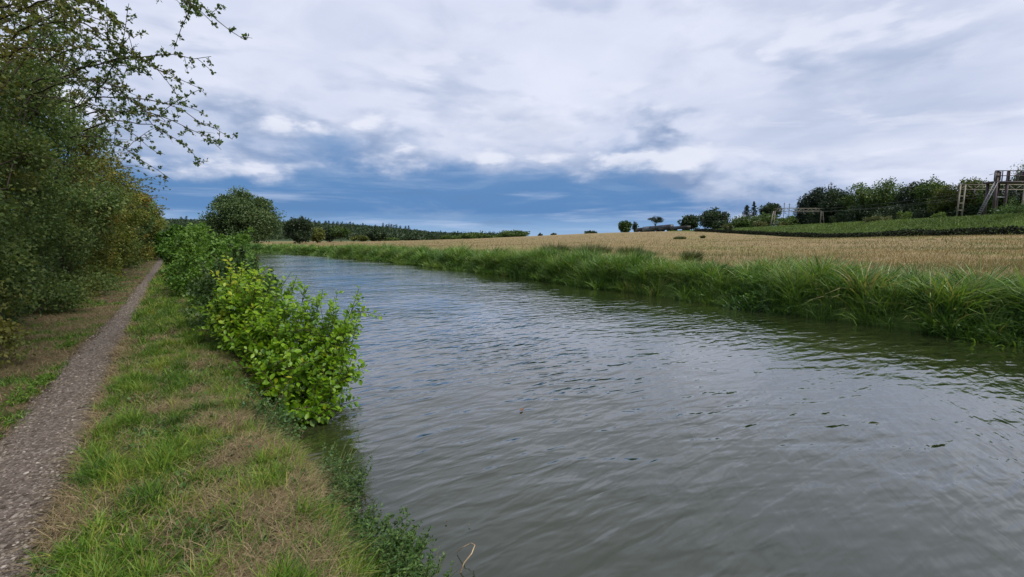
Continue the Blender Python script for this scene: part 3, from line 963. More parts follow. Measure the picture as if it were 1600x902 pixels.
WOOD = [(1262, 175, 44, 300, 'pine', 'dark pine at the left end of the railway wood'), (1281, 172, 42, 290, 'pine', 'tall ragged pine second from the left of the railway wood'),
        (1308, 158, 52, 289, 'oak', 'dark crown left of centre in the railway wood'), (1343, 150, 56, 285, 'ash', 'green crown standing proud in the railway wood'),
        (1380, 142, 56, 281, 'ash', 'wide green crown in the middle of the railway wood'), (1420, 134, 54, 284, 'oak', 'dark crown right of the middle of the railway wood'),
        (1449, 128, 46, 276, 'ash', 'tallest crown of the railway wood'), (1478, 118, 50, 286, 'lime', 'pale drooping crown left of the large portal'),
        (1510, 114, 50, 277, 'lime', 'pale drooping crown behind the large portal left leg'), (1545, 108, 40, 284, 'ash', 'green crown seen through the signal gantry ladder'),
        (1592, 104, 64, 268, 'oak', 'dark crown behind the signal gantry platform')]
for k, (u, y, w, v, mt, lab) in enumerate(WOOD):
    tree('woodland_tree', lab, 'tree', u, y, w, v, M[mt], 70 + k, n_leaf=8000, trunkfrac=.06, col0=.42 if mt != 'lime' else .15, group='trees of the railway wood', droop=.5 if mt == 'lime' else .1)
tree('woodland_tree', 'thin-leaved tree top rising above the signal gantry railing', 'tree', 1597, 122, 52, 246, M['ash'], 90, 'round', n_leaf=4500, leaf=.30, group='trees of the railway wood')
for k, (u, y, w, v, lab) in enumerate([(1290, 162, 60, 322, 'dark undergrowth filling the left foot of the railway wood'), (1345, 146, 70, 322, 'dark undergrowth under the middle crowns of the railway wood'),
                                       (1405, 132, 70, 320, 'dark undergrowth right of the middle of the railway wood'), (1465, 122, 70, 318, 'dark undergrowth left of the large portal'),
                                       (1530, 112, 80, 316, 'dark undergrowth behind the portal and ladder'), (1605, 104, 90, 312, 'dark undergrowth at the right edge behind the gantry')]):
    tree('undergrowth', lab, 'bush', u, y, w, v, M['oak'], 100 + k, n_leaf=5000, trunkfrac=.0, col0=.3)


# scrub on the railway bank
def scrub(name, label, u, v, y, w, h, mat, seed, n=900, col0=.5):
    r = np.random.default_rng(seed)
    x = (u - 800) / FPX * y * math.cos(PITCH)
    b = np.array([x, y, float(ground_z(x, y, False))])
    root = empty(name, b)
    tag(root, label, 'bush')
    Wm, Hm = w / FPX * y / 2, h / FPX * y
    k = 12
    C = np.stack([r.uniform(-.75, .75, k) * Wm, r.uniform(-.75, .75, k) * Wm * .7, r.uniform(.15, .7, k) * Hm], 1)
    R = np.stack([Wm * r.uniform(.22, .4, k)] * 2 + [Hm * r.uniform(.25, .38, k)], 1)
    crown, wood = MB(), MB()
    lobes_to_leaves(crown, C, R, n // k, .0026 * y, r, col0, .2, 0)
    for c in C[:6]:
        limb(wood, (c[0] * .2, c[1] * .2, -.2), c, .05, .015, r, 4, .05, 4)
    wood.build('stem', M['stem'], root, True)
    crown.build('foliage', mat, root)


for k, (u, y, w, h, mt, lab) in enumerate([
        (1138, 178, 20, 10, 'rush', 'olive scrub bush above the dark bank hedge, left of the small portal'), (1183, 168, 24, 12, 'rush', 'brownish scrub bush left of the small portal leg'),
        (1298, 126, 12, 11, 'oak', 'dark little bush right of the small portal on the bank'), (1222, 152, 14, 7, 'rush', 'small pale scrub between the small portal legs'),
        (1370, 112, 40, 10, 'rush', 'olive scrub on the bank below the railway wood'), (1410, 106, 20, 16, 'embgrass', 'bright green scrub bush under the railway wood'),
        (1462, 99, 18, 12, 'embgrass', 'green scrub bush left of the large portal leg'), (1565, 84, 50, 20, 'weed', 'broad bramble mound under the signal gantry'),
        (1598, 78, 44, 30, 'bramble', 'bramble mound at the right edge of the railway bank')]):
    scrub('scrub_bush', lab, u, 0, y, w, h, M[mt], 200 + k, 1300, .6)

# dark hedge along the foot of the railway bank
mb = MB()
n_ = 24000
y = rng.uniform(30, 205, n_)
hh_ = 1.30 + 0.6 * (vnoise(y, y * 0, .12, 2) - .5)
q = rng.random(n_)
x = emb_base(y) - 0.4 + rng.normal(0, .45, n_) + (vnoise(y, y * 0 + 4, .08, 2) - .5) * 1.2
z = ground_z(x, y, False) - .1 + q * hh_
leaves(mb, np.stack([x, y, z], -1), rng.normal(size=(n_, 3)), rng.uniform(.18, .42, n_), .24, np.clip(rng.normal(.3, .2, n_), 0, 1), rng)
hedge = empty('bank_hedge', (float(emb_base(110)), 110, float(ground_z(emb_base(110), 110, False))))
tag(hedge, 'long low dark hedge along the foot of the railway bank', 'hedge')
keep_world(mb.build('foliage', M['thicket']), hedge)
for yy_ in np.arange(34, 205, 3.0):
    x0 = float(emb_base(yy_)) - .4
    z0 = float(ground_z(x0, yy_, False))
    wb = MB()
    limb(wb, (x0, yy_, z0 - .2), (x0 + rng.normal(0, .2), yy_ + rng.normal(0, .3), z0 + 1.2), .05, .02, rng, 4, .04, 4)
    keep_world(wb.build('stem', M['bark'], smooth=True), hedge)

# rough grass on the railway bank
mb = MB()
n_ = 60000
y = 40 * (260 / 40) ** rng.random(n_)
x = emb_base(y) + 0.6 + 8.5 * rng.random(n_)
blades(mb, np.stack([x, y, ground_z(x, y, False) - .05], -1), .35 + .4 * rng.random(n_), .03 + .0008 * y, dirs2(rng, n_), rng.uniform(.2, .9, n_), np.clip(rng.normal(.55, .22, n_) + (vnoise(x, y, .15, 2) - .5) * .5, 0, 1), rng)
tag(mb.build('bank_grass', M['embgrass']), 'rough bright green grass on the railway bank', 'grass', kind='stuff')

# wooded hill and its conifer skyline
mb = MB()
n_ = 2600
y = rng.uniform(480, 930, n_)
u = rng.uniform(120, 800, n_)
x = (u - 800) / FPX * y
z = ground_z(x, y, False)
k = z > 0.3
x, y, z = x[k], y[k], z[k]
C = np.stack([x, y, z + 4.0], -1)
R = np.stack([rng.uniform(3.5, 7, len(x))] * 2 + [rng.uniform(3, 5, len(x))], 1)
lobes_to_leaves(mb, C, R, 34, 2.2, rng, .4, .15, 0, .35)
tag(mb.build('hill_wood', M['oak']), 'dense dark wood covering the far hillside', 'wood', kind='stuff')
CON = [286, 294, 493, 500, 510, 515, 522, 528, 536, 548, 553, 568, 587, 599, 604, 608, 612, 616, 620, 626, 634, 639]
CH = [7, 10, 8, 7, 8, 8, 7, 7, 8, 9, 6, 7, 5, 11, 8, 10, 11, 9, 12, 9, 10, 12]
ORD = ['first', 'second', 'third', 'fourth', 'fifth', 'sixth', 'seventh', 'eighth', 'ninth', 'tenth', 'eleventh']
con_words = ['on the skyline above the path, left of two', 'on the skyline above the path, right of two'] + [w_ + ' from the left on the spaced hill skyline' for w_ in ORD] + [w_ + ' from the left in the close row on the hill slope' for w_ in ORD[:9]]
for k, (u, hp) in enumerate(zip(CON, CH)):
    y = 905.0
    b = base_at(u, y)
    r = np.random.default_rng(300 + k)
    h = 7.5 + hp * .8
    mb = MB()
    tube(mb, [(0, 0, 0), (0, 0, h)], [.5, .1], 5)
    nt = 9
    C = np.array([(r.normal(0, .4), r.normal(0, .4), h * (.3 + .68 * q / nt)) for q in range(nt)])
    wd = np.array([3.0 * (1 - q / nt) ** .7 + .6 for q in range(nt)])
    lobes_to_leaves(mb, C, np.stack([wd, wd, wd * .5 + .5], 1), 16, 1.5, r, .3, .2, 0)
    o = mb.build('hill_conifer', M['pine'])
    o.location = b
    lab = 'tiny dark conifer ' + con_words[k]
    tag(o, lab, 'conifer', 'conifers on the hill skyline')


# ---------------------------------------------------------------- railway things
def portal(name, label, x0, x1, y, z, h, splay, mat, beam_h=1.0, y_tilt=0.0):
    root = empty(name, (x0, y, z))
    tag(root, label, 'gantry')
    w = x1 - x0
    def leg(xc, sgn):
        mb = MB()
        if splay:
            for dx, dy in ((0, 0), (sgn * -1.5, 0.0), (sgn * -0.7, 1.2)):
                bar(mb, (xc + dx, dy, -.6), (xc + dx * .35, dy * .3, h), .20)
            for q in (.3, .55, .8):
                bar(mb, (xc, 0, h * q), (xc + sgn * -1.5 * (1 - .65 * q), 0, h * (q - .12)), .09)
        else:
            for dx in (0, 1.05):
                bar(mb, (xc + dx, 0, -.6), (xc + dx * .95 + .15, 0, h + beam_h), .19)
            for q in (.06, .3, .54, .78):
                bar(mb, (xc + .02, 0, h * q), (xc + 1.05, 0, h * q), .16)
        mb.build('leg', mat, root)
    leg(0, 1 if splay else 1)
    leg(w if splay else w - 1.05, -1)
    for q in (0, 1):
        mb = MB()
        bar(mb, (-.2, 0, h + q * beam_h), (w + .2, 0, h + q * beam_h), .16)
        mb.build('beam_chord', mat, root)
    nb = int(w / 1.3)
    for k in range(nb):
        mb = MB()
        a, b_ = w * k / nb, w * (k + 1) / nb
        bar(mb, (a, 0, h + (k % 2) * beam_h), (b_, 0, h + ((k + 1) % 2) * beam_h), .10)
        mb.build('brace', mat, root)
    for q in (.22, .42, .62, .82):       # insulator arms hung from the beam
        mb = MB()
        bar(mb, (w * q, 0, h), (w * q, 0, h - .9), .12)
        bar(mb, (w * q, 0, h - .8), (w * q + .9, 0, h - 1.1), .09)
        mb.build('insulator_arm', M['galv'], root)
    return root


ZT = 5.85
portal('track_portal', 'small cream lattice portal with splayed legs far along the railway', 91, 107, 157, ZT, 5.5, True, M['cream'], .95)
portal('track_portal', 'large cream lattice portal with ladder-like legs near the right edge', 92.2, 106.5, 94, ZT, 6.0, False, M['cream'], 1.0)
for k, (u, vt) in enumerate(((1222, 317), (1230, 318))):
    b = base_at(u, 205)
    mb = MB()
    ht = at(u, vt, 205)[2] - b[2]
    tube(mb, [(0, 0, 0), (0, 0, ht)], .12, 6)
    bar(mb, (-.7, 0, ht - .6), (.7, 0, ht - .6), .1)
    bar(mb, (0, 0, ht - 2.0), (8 if k else 6, 0, ht - 2.0), .06)
    o = mb.build('mast', M['wire']); o.location = b
    tag(o, ['thin dark wire mast above the small portal, left of two', 'thin dark wire mast above the small portal, right of two'][k], 'mast')

root = empty('signal_gantry', (94.4, 89, ZT))
tag(root, 'dark brown steel signal gantry with railed platform at the right edge', 'gantry')
for dx, dy in ((0, 0), (2.1, 0), (0, 1.6), (2.1, 1.6), (15, 0), (15, 1.6)):
    mb = MB(); bar(mb, (dx, dy, -.6), (dx, dy, 9.0 if dx < 3 and dy == 0 else 6.9), .34); mb.build('post', M['rust'], root)
for q in (1.4, 4.0):
    mb = MB(); bar(mb, (0, 0, q), (2.1, 0, q), .2); mb.build('cross_bar', M['galv'], root)
mb = MB(); box(mb, (7.6, .8, 6.9), (16.8, 2.2, .35)); plat = mb.build('platform', M['rust'], root)
for k, dx in enumerate(np.arange(-.7, 16.1, 1.4)):
    mb = MB(); bar(mb, (dx, -.25, 7.08), (dx, -.25, 9.1), .12); mb.build('railing_post', M['rust'], root)
for q in (8.1, 9.05):
    mb = MB(); bar(mb, (-.7, -.25, q), (16, -.25, q), .13); mb.build('railing', M['rust'], root)
for a, b_ in ((-.7, .55), (4.3, 6.4), (9.5, 11.5)):
    mb = MB(); box(mb, ((a + b_) / 2, -.1, 8.05), (b_ - a, .12, 1.75)); mb.build('signal_board', M['rust'], root)
lad = MB()
a0, a1 = np.array([-4.2, -.6, -.6]), np.array([-1.0, -.6, 6.9])
for dx in (0, .62):
    bar(lad, a0 + [dx, 0, 0], a1 + [dx, 0, 0], .085)
ladder = lad.build('ladder', M['galv'], root)
for q in np.linspace(.06, .96, 19):
    p = a0 * (1 - q) + a1 * q
    mb = MB(); bar(mb, p, p + [.62, 0, 0], .07); mb.build('rung', M['galv'], ladder)
mb = MB(); bar(mb, (-1.0, -.6, 6.9), (-1.0, -.6, 8.6), .1); bar(mb, (-1.0, -.6, 8.5), (-2.2, -.6, 8.2), .08); mb.build('ladder_handrail', M['galv'], root)

for k, (x_, dz, lab) in enumerate(((96, 5.0, 'lowest thin overhead wire strung along the railway'), (99, 6.2, 'upper thin overhead wire strung along the railway'), (103, 5.4, 'far-side thin overhead wire strung along the railway'))):
    mb = MB()
    for a, b_ in ((60, 94), (94, 157), (157, 230)):
        q = np.linspace(0, 1, 12)
        tube(mb, np.stack([np.full(12, float(x_)), a + (b_ - a) * q, ZT + dz - .9 * 4 * q * (1 - q)], 1), .022, 4)
    tag(mb.build('overhead_wire', M['wire']), lab, 'wire')


def carriage(label, x, y0, y1, z, h, body, pale=False, low=False):
    root = empty('train_carriage', (x, (y0 + y1) / 2, z))
    tag(root, label, 'train')
    L = y1 - y0
    mb = MB(); box(mb, (0, 0, 1.0 + (h - 1.0) / 2), (2.8, L - .8, h - 1.0)); mb.build('body', M[body], root)
    mb = MB(); box(mb, (0, 0, h + .12), (2.5, L - 1.2, .24)); mb.build('roof', M['undercar'], root)
    mb = MB(); box(mb, (0, 0, .85), (2.4, L - 1.0, .28)); mb.build('underframe', M['undercar'], root)
    for e in (-1, 1):
        mb = MB(); box(mb, (0, e * L * .33, .55), (2.2, 3.2, .35)); bo = mb.build('bogie', M['undercar'], root)
        for d in (-1, 1):
            mb = MB()
            tube(mb, [(-1.15, e * L * .33 + d * 1.2, .42), (1.15, e * L * .33 + d * 1.2, .42)], .42, 12); mb.build('wheel', M['undercar'], bo)
    if not low:
        for k in range(6):
            yk = -L * .38 + k * L * .152
            mb = MB(); box(mb, (-1.41, yk, 1 + (h - 1) * .62), (.05, 1.5, (h - 1) * .34)); mb.build('window', M['trainpale' if pale else 'undercar'], root)


zt = float(ground_z(96, 290, False)) + .15
carriage('dark grey train carriage nearest along the embankment', 96, 272, 292, zt, 3.6, 'trainbody')
carriage('dark grey train carriage behind the open flat-topped tree gap', 96, 293, 313, zt, 3.6, 'trainbody')
carriage('pale grey end carriage at the left of the train', 96, 314, 328, zt, 3.6, 'trainpale', True)
carriage('low dark flat wagon at the right end of the train', 96, 246, 271, zt, 2.2, 'undercar', low=True)
carriage('low dark wagon at the far left end of the train', 96, 329, 352, zt, 3.2, 'undercar', low=True)


# ---------------------------------------------------------------- hawthorn hedge beside the path
def spray(wood, lf, pts, r0, rng, leaf=.045, twig_every=.16, twig_len=.38, dens=1.0, col0=.4, bare=0.12):
    """one arching branch with side twigs and rosettes of small leaves"""
    pts = np.asarray(pts, float)
    tube(wood, pts, np.linspace(r0, .003, len(pts)), 5, cap=False)
    seg = np.linalg.norm(np.diff(pts, axis=0), axis=1)
    cum = np.r_[0, np.cumsum(seg)]
    Lt = cum[-1]
    P, D, = [], []
    tan = unit(np.gradient(pts, axis=0))
    d = Lt * bare
    while d < Lt:
        p = np.array([np.interp(d, cum, pts[:, c]) for c in range(3)])
        tg = unit(np.array([np.interp(d, cum, tan[:, c]) for c in range(3)]))
        tl = twig_len * rng.uniform(.35, 1.2) * (1 - .55 * d / Lt)
        dv = unit(tg * rng.uniform(.4, 1.0) + rng.normal(size=3) * .6 + [0, 0, .10])
        n = 5
        k = np.linspace(0, 1, n)[:, None]
        tp = p + dv * tl * k + np.array([0, 0, -.10]) * tl * k ** 2
        tube(wood, tp, np.linspace(.004, .0018, n), 4, cap=False)
        nr = max(3, int(tl / .05 * dens))
        for q in rng.random(nr):
            c = p + dv * tl * q + np.array([0, 0, -.10]) * tl * q * q
            m = rng.integers(4, 8)
            P.append(np.repeat(c[None], m, 0) + rng.normal(0, .008, (m, 3)))
            D.append(dv * .5 + rng.normal(size=(m, 3)))
        d += twig_every * rng.uniform(.5, 1.5)
    if P:
        P, D = np.concatenate(P), np.concatenate(D)
        n = len(P)
        L = leaf * rng.uniform(.6, 1.25, n)
        leaves(lf, P, D, L, L * .72, np.clip(rng.normal(col0, .2, n), 0, 1), rng, .15)


def arc(a, b, lift, n=10, rng=None, wob=.03):
    a, b = np.array(a, float), np.array(b, float)
    k = np.linspace(0, 1, n)[:, None]
    p = a * (1 - k) + b * k
    L = np.linalg.norm(b - a)
    p[:, 2] += (np.sin(k[:, 0] * math.pi) * lift * L)
    if rng is not None:
        w = rng.normal(0, wob * L, (n, 3)); w[0] = 0
        p += np.cumsum(w, 0) * .35
    return p


HEDGE = [  # s, half length, height, material, overhang, leaves, leaf size, label
    (6.5, 3.2, 6.6, 'hawthorn', .9, 42000, .055, 'nearest dark hawthorn at the left edge with leaves over the path'),
    (11.8, 3.2, 5.9, 'hawthorn', .60, 82000, .058, 'tall dark hawthorn with arching branches against the sky'),
    (17.2, 3.0, 5.4, 'hawthorn', .70, 46000, .070, 'hawthorn with dark shaded base behind the arching one'),
    (22.6, 3.0, 5.1, 'hawthorn2', .95, 30000, .085, 'russet and yellow hawthorn halfway along the hedge'),
    (28.6, 3.4, 5.0, 'hawthorn2', 1.1, 24000, .10, 'orange-tinged hawthorn beyond the russet one'),
    (35.5, 4.0, 4.9, 'hawthorn', 1.2, 18000, .13, 'green hawthorn where the hedge narrows with distance'),
    (43.5, 4.5, 4.8, 'hawthorn2', 1.2, 14000, .16, 'yellowing hawthorn near the far end of the path'),
    (53, 5.5, 4.4, 'hawthorn', 1.0, 12000, .20, 'last hawthorn of the hedge closing the path'),
    (66, 8.0, 4.6, 'hawthorn', 1.1, 12000, .26, 'farthest hawthorn clump beyond the end of the path')]
hedge_roots = []
for k, (sc, hl, hgt, mt, ov, nl, lsz, lab) in enumerate(HEDGE):
    r = np.random.default_rng(500 + k)
    tb = float(t_hedge(sc)) - 1.0
    bx, by = xy(sc, tb)
    bz = float(ground_z(bx, by, False))
    root = empty('hawthorn_tree', (float(bx), float(by), bz))
    tag(root, lab, 'tree', 'hawthorn trees of the hedge along the path')
    nlobe = 150 if k < 4 else 80
    ls = sc + r.uniform(-1, 1, nlobe) * hl
    zf = r.random(nlobe)
    top = hgt * (.86 + .28 * (vnoise(ls, ls * 0 + 2.2, .45, 2) - .3))
    z = .10 + zf ** 1.15 * (top - .35)
    bulge = ov * np.interp(z / hgt, [0, .12, .35, .7, 1.0], [.0, -.12, .35, .95, .55]) + (vnoise(ls, z, .8, 2) - .5) * 1.2
    depth = r.random(nlobe) ** 1.6 * np.interp(z / hgt, [0, .8, 1], [1.8, 1.8, 1.2])
    t = t_hedge(ls) + bulge - depth - .22 + .38 * sstep(.9 - z, 0, .6)
    x, y = xy(ls, t)
    C = np.stack([x, y, z + bz], -1)
    rr = r.uniform(.28, .60, nlobe) * (1 + lsz)
    R = np.stack([rr, rr, rr * r.uniform(.55, .85, nlobe)], 1)
    wood, lf = MB(), MB()
    lobes_to_leaves(lf, C, R, nl // nlobe, lsz, r, .42, .2, .15, .42)
    B = np.array([float(bx), float(by), bz])
    for q in range(7):
        st_ = sc + r.uniform(-.8, .8) * hl
        x0, y0 = xy(st_, t_hedge(st_) - .9 + r.normal(0, .2))
        x1, y1 = xy(st_ + r.normal(0, .5), t_hedge(st_) - .7 + r.normal(0, .4))
        limb(wood, (x0, y0, bz - .2), (x1, y1, hgt * r.uniform(.7, .95)), .07, .02, r, 7, .035, 6)
        for c in C[r.integers(0, nlobe, 5)]:
            zz = min(c[2], hgt * .6) * r.uniform(.5, .9)
            limb(wood, (x0 + (x1 - x0) * .5, y0 + (y1 - y0) * .5, zz), c, .025, .006, r, 5, .05, 5)
    # loose sprays standing out of the crown
    nsp = (10, 30, 30, 20, 16, 10, 8, 6, 0)[k]
    for q in range(nsp):
        s0 = sc + r.uniform(-.9, .9) * hl
        tt_ = float(t_hedge(s0))
        z0 = hgt * r.uniform(.55, .95)
        a = np.array([*xy(s0, tt_ - .3 + ov * .5), z0])
        up = r.random()
        b = np.array([*xy(s0 + r.normal(0, .7), tt_ + ov + r.uniform(-.6, .9)), z0 + (.2 + 1.5 * up) * (1 if k < 3 else .45)])
        spray(wood, lf, arc(a, b, .15, 8, r), .013, r, .045 * (1 + .06 * sc / 6), .16 + .004 * sc, .42, .8 if k < 3 else .5, .42)
    if k == 1:   # branches reaching out over the path, tips against the sky
        TIPS = [((205, -45, 6.4), (364, 50, 5.0), .02), ((230, -30, 6.0), (318, 22, 5.2), .02), ((120, -10, 7.6), (265, 12, 5.2), .05), ((110, 110, 7.4), (316, 92, 5.4), .02), ((70, 100, 7.6), (306, 148, 5.7), .10),
                ((110, 170, 8.0), (342, 200, 6.0), .10), ((130, 180, 8.2), (343, 232, 6.2), .08), ((130, 205, 8.6), (312, 258, 6.6), .08), ((110, 215, 9.0), (262, 266, 7.2), .06),
                ((20, 60, 6.6), (170, 44, 5.2), .06), ((0, 30, 6.4), (150, 8, 5.0), .05), ((60, 40, 7.0), (235, 100, 5.6), .08), ((50, 130, 7.4), (250, 190, 6.0), .08),
                ((150, 160, 8.0), (195, 42, 6.0), .0), ((100, 120, 8.0), (220, 128, 6.4), .05), ((60, 150, 7.6), (255, 235, 6.6), .06), ((40, 20, 6.4), (200, 70, 5.2), .1),
                ((0, 90, 6.4), (140, 120, 5.4), .08), ((30, 150, 7.0), (210, 160, 6.0), .08), ((-20, 20, 5.8), (90, 60, 4.8), .08), ((0, -20, 6.0), (110, 20, 4.8), .05)]
        for (a, b, lift) in TIPS:
            A_, B_ = at(*a), at(*b)
            p = arc(A_, B_, lift, 12, r, .02)
            spray(wood, lf, p, .013, r, .041, .17, .36, .8, .38, .10)
            for q in (.4, .7):           # secondary branches
                i0 = int(q * 11)
                dv = unit(p[i0 + 1] - p[i0]) * .7 + r.normal(size=3) * .45
                e = p[i0] + unit(dv) * r.uniform(.35, .8)
                spray(wood, lf, arc(p[i0], e, .06, 6, r), .005, r, .040, .12, .20, .85, .38, .05)
        # a few bare whips
        for a, b in (((215, 110, 6.2), (194, 38, 6.0)), ((0, 172, 6.8), (70, 190, 6.0)), ((20, 240, 7.2), (135, 268, 6.4))):
            tube(wood, arc(at(*a), at(*b), .04, 6, r), np.linspace(.006, .003, 6), 4)
    keep_world(wood.build('trunk', M['bark'], smooth=True), root)
    keep_world(lf.build('crown', M[mt]), root)


# ---------------------------------------------------------------- shrubs on the near bank
def bank_shrub(name, label, s, t, hl, wt, h, mat, nl, lsz, seed, col0=.5, stems=9, wisps=10):
    r = np.random.default_rng(seed)
    bx, by = xy(s, t)
    bz = float(ground_z(bx, by, False))
    root = empty(name, (float(bx), float(by), bz))
    tag(root, label, 'bush')
    k = 42
    ls, lt = s + r.uniform(-1, 1, k) * hl, t + r.uniform(-1, 1, k) * wt
    prof = np.sqrt(np.clip(1 - ((ls - s) / hl) ** 2 * .7 - ((lt - t) / wt) ** 2 * .55, 0.06, 1))
    z = .15 + r.random(k) ** .8 * (h * prof - .3)
    x, y = xy(ls, lt)
    C = np.stack([x, y, bz + z], -1)
    rr = r.uniform(.20, .36, k) * (.6 + .2 * h)
    wood, lf = MB(), MB()
    lobes_to_leaves(lf, C, np.stack([rr, rr, rr * .8], 1), nl // k, lsz, r, col0, .18, -.1, .42)
    for q in range(stems):
        c = C[r.integers(0, k)]
        limb(wood, (bx + r.normal(0, .15), by + r.normal(0, .15), bz - .15), c, .016, .005, r, 6, .04, 5)
    for q in range(wisps):
        c = C[np.argsort(-z)[r.integers(0, 16)]]
        e = c + np.array([r.normal(0, .2), r.normal(0, .2), r.uniform(.25, .5)])
        spray(wood, lf, arc(c, e, .05, 5, r), .006, r, lsz * .9, .07, .14, 1.0, min(col0 + .1, 1), .0)
    keep_world(wood.build('stem', M['stem'], smooth=True), root)
    keep_world(lf.build('foliage', mat), root)
    return root


bank_shrub('hawthorn_bush', 'dark tangled bush between the path and the bright alder shrub', 9.7, 1.05, 1.1, .60, 2.25, M['bramble'], 11000, .06, 601, .45, 16, 14)
bank_shrub('leafy_bush', 'mid-green leafy bush just behind the dark tangled one', 12.8, 1.35, 1.6, .75, 2.75, M['shrub'], 12000, .075, 602, .5)
bank_shrub('leafy_bush', 'tall fresh green bush crowding the path on the bank', 16.6, 1.2, 2.0, .95, 3.2, M['shrub'], 13000, .09, 603, .62)
bank_shrub('leafy_bush', 'fresh green bush leaning to the water beyond the tall one', 20.5, 1.9, 2.2, 1.0, 3.1, M['shrub'], 11000, .10, 604, .55)
bank_shrub('leafy_bush', 'far green bush where the path meets the hedge', 26, 1.4, 3.0, 1.1, 3.3, M['shrub'], 10000, .12, 605, .6)
bank_shrub('leafy_bush', 'farthest green bush on the bank below the large tree', 34, 2.2, 4.0, 1.3, 2.9, M['shrub'], 9000, .15, 606, .45)
bank_shrub('leafy_bush', 'dense green bush closing the view at the end of the path', 50, 1.0, 4.5, 1.3, 2.9, M['shrub'], 8000, .20, 608, .35)
bank_shrub('low_bramble', 'low bramble trailing over the bank under the alder shrub', 5.0, .74, .40, .12, .26, M['weed'], 2200, .035, 607, .5, 6, 6)

# dock with rusty seed heads beyond the alder
root = empty('dock_plant', (*[float(q) for q in xy(16.4, 2.0)], WATER - .05))
tag(root, 'rusty brown dock seed heads beside the water behind the alder', 'plant')
wood, lf = MB(), MB()
r = np.random.default_rng(620)
for q in range(6):
    a = np.array([r.normal(0, .14), r.normal(0, .18), 0])
    e = a * 2.2 + [0, 0, r.uniform(1.2, 1.6)]
    p = arc(a, e, .01, 6, r, .01)
    tube(wood, p, np.linspace(.010, .004, 6), 5)
    n = 260
    qq = r.uniform(.5, 1.02, n)
    P = a + (e - a) * qq[:, None] + r.normal(0, .045, (n, 3)) * (1.25 - qq)[:, None] * 2
    leaves(lf, P, r.normal(size=(n, 3)) + [0, 0, .6], .035, .028, np.clip(r.normal(.5, .25, n), 0, 1), r)
wood.build('stem', M['dock'], root, True)
lf.build('seed_head', M['dock'], root)

# ---------------------------------------------------------------- alder shrub: individual leaves
LEAF_OUT = np.array([(0, 0), (.22, .20), (.5, .31), (.78, .22), (.96, .05)], float)


def alder_leaf_shape(cup):
    mid = [(x_, 0, -.03 * math.sin(x_ * 3.1) - cup * x_ * x_ * .18) for x_ in (0, .22, .5, .78, 1.0)]
    V = [mid[0]]
    for k in range(1, 4):
        x_, w_ = LEAF_OUT[k]
        zz = mid[k][2] + .10 * w_ / .31
        V += [(x_, w_, zz), mid[k], (x_, -w_, zz)]
    V += [(.94, .06, mid[4][2] + .01), mid[4], (.94, -.06, mid[4][2] + .01)]
    V = np.array(V, float)
    F3 = [(0, 2, 1), (0, 3, 2)]
    F4 = []
    for k in range(3):
        a = 1 + 3 * k
        F4 += [(a, a + 1, a + 4, a + 3), (a + 1, a + 2, a + 5, a + 4)]
    return V, np.array(F3), np.array(F4)


SH = [alder_leaf_shape(c) for c in (.2, .6, 1.0)]
alder = empty('alder_shrub', (*[float(q) for q in xy(6.6, 1.0)], -.05))
tag(alder, 'bright yellow-green broad-leaved alder shrub overhanging the water', 'bush')
r = np.random.default_rng(640)
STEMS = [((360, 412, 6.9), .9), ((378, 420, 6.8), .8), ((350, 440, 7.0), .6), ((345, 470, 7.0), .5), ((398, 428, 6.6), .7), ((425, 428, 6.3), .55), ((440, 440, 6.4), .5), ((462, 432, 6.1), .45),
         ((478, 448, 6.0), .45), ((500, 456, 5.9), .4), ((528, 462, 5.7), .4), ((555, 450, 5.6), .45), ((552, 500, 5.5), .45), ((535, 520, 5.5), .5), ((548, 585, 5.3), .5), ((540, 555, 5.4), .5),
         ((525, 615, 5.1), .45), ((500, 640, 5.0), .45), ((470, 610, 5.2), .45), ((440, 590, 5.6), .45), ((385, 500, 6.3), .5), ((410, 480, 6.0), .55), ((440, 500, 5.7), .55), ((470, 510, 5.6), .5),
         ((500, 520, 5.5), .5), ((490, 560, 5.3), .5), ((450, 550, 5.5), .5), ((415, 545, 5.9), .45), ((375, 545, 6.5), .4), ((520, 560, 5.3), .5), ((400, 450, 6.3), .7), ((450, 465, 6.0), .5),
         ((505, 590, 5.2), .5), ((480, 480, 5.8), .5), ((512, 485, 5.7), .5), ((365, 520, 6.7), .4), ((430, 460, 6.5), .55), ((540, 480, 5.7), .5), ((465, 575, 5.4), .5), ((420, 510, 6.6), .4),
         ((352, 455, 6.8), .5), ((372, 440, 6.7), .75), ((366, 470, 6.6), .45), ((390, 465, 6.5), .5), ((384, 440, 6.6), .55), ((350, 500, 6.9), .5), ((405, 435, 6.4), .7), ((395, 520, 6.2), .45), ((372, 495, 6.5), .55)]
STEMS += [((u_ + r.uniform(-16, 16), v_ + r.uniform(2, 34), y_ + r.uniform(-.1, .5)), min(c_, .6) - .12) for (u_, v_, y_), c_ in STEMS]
wood = MB()
LP, LD, LC, LS = [], [], [], []
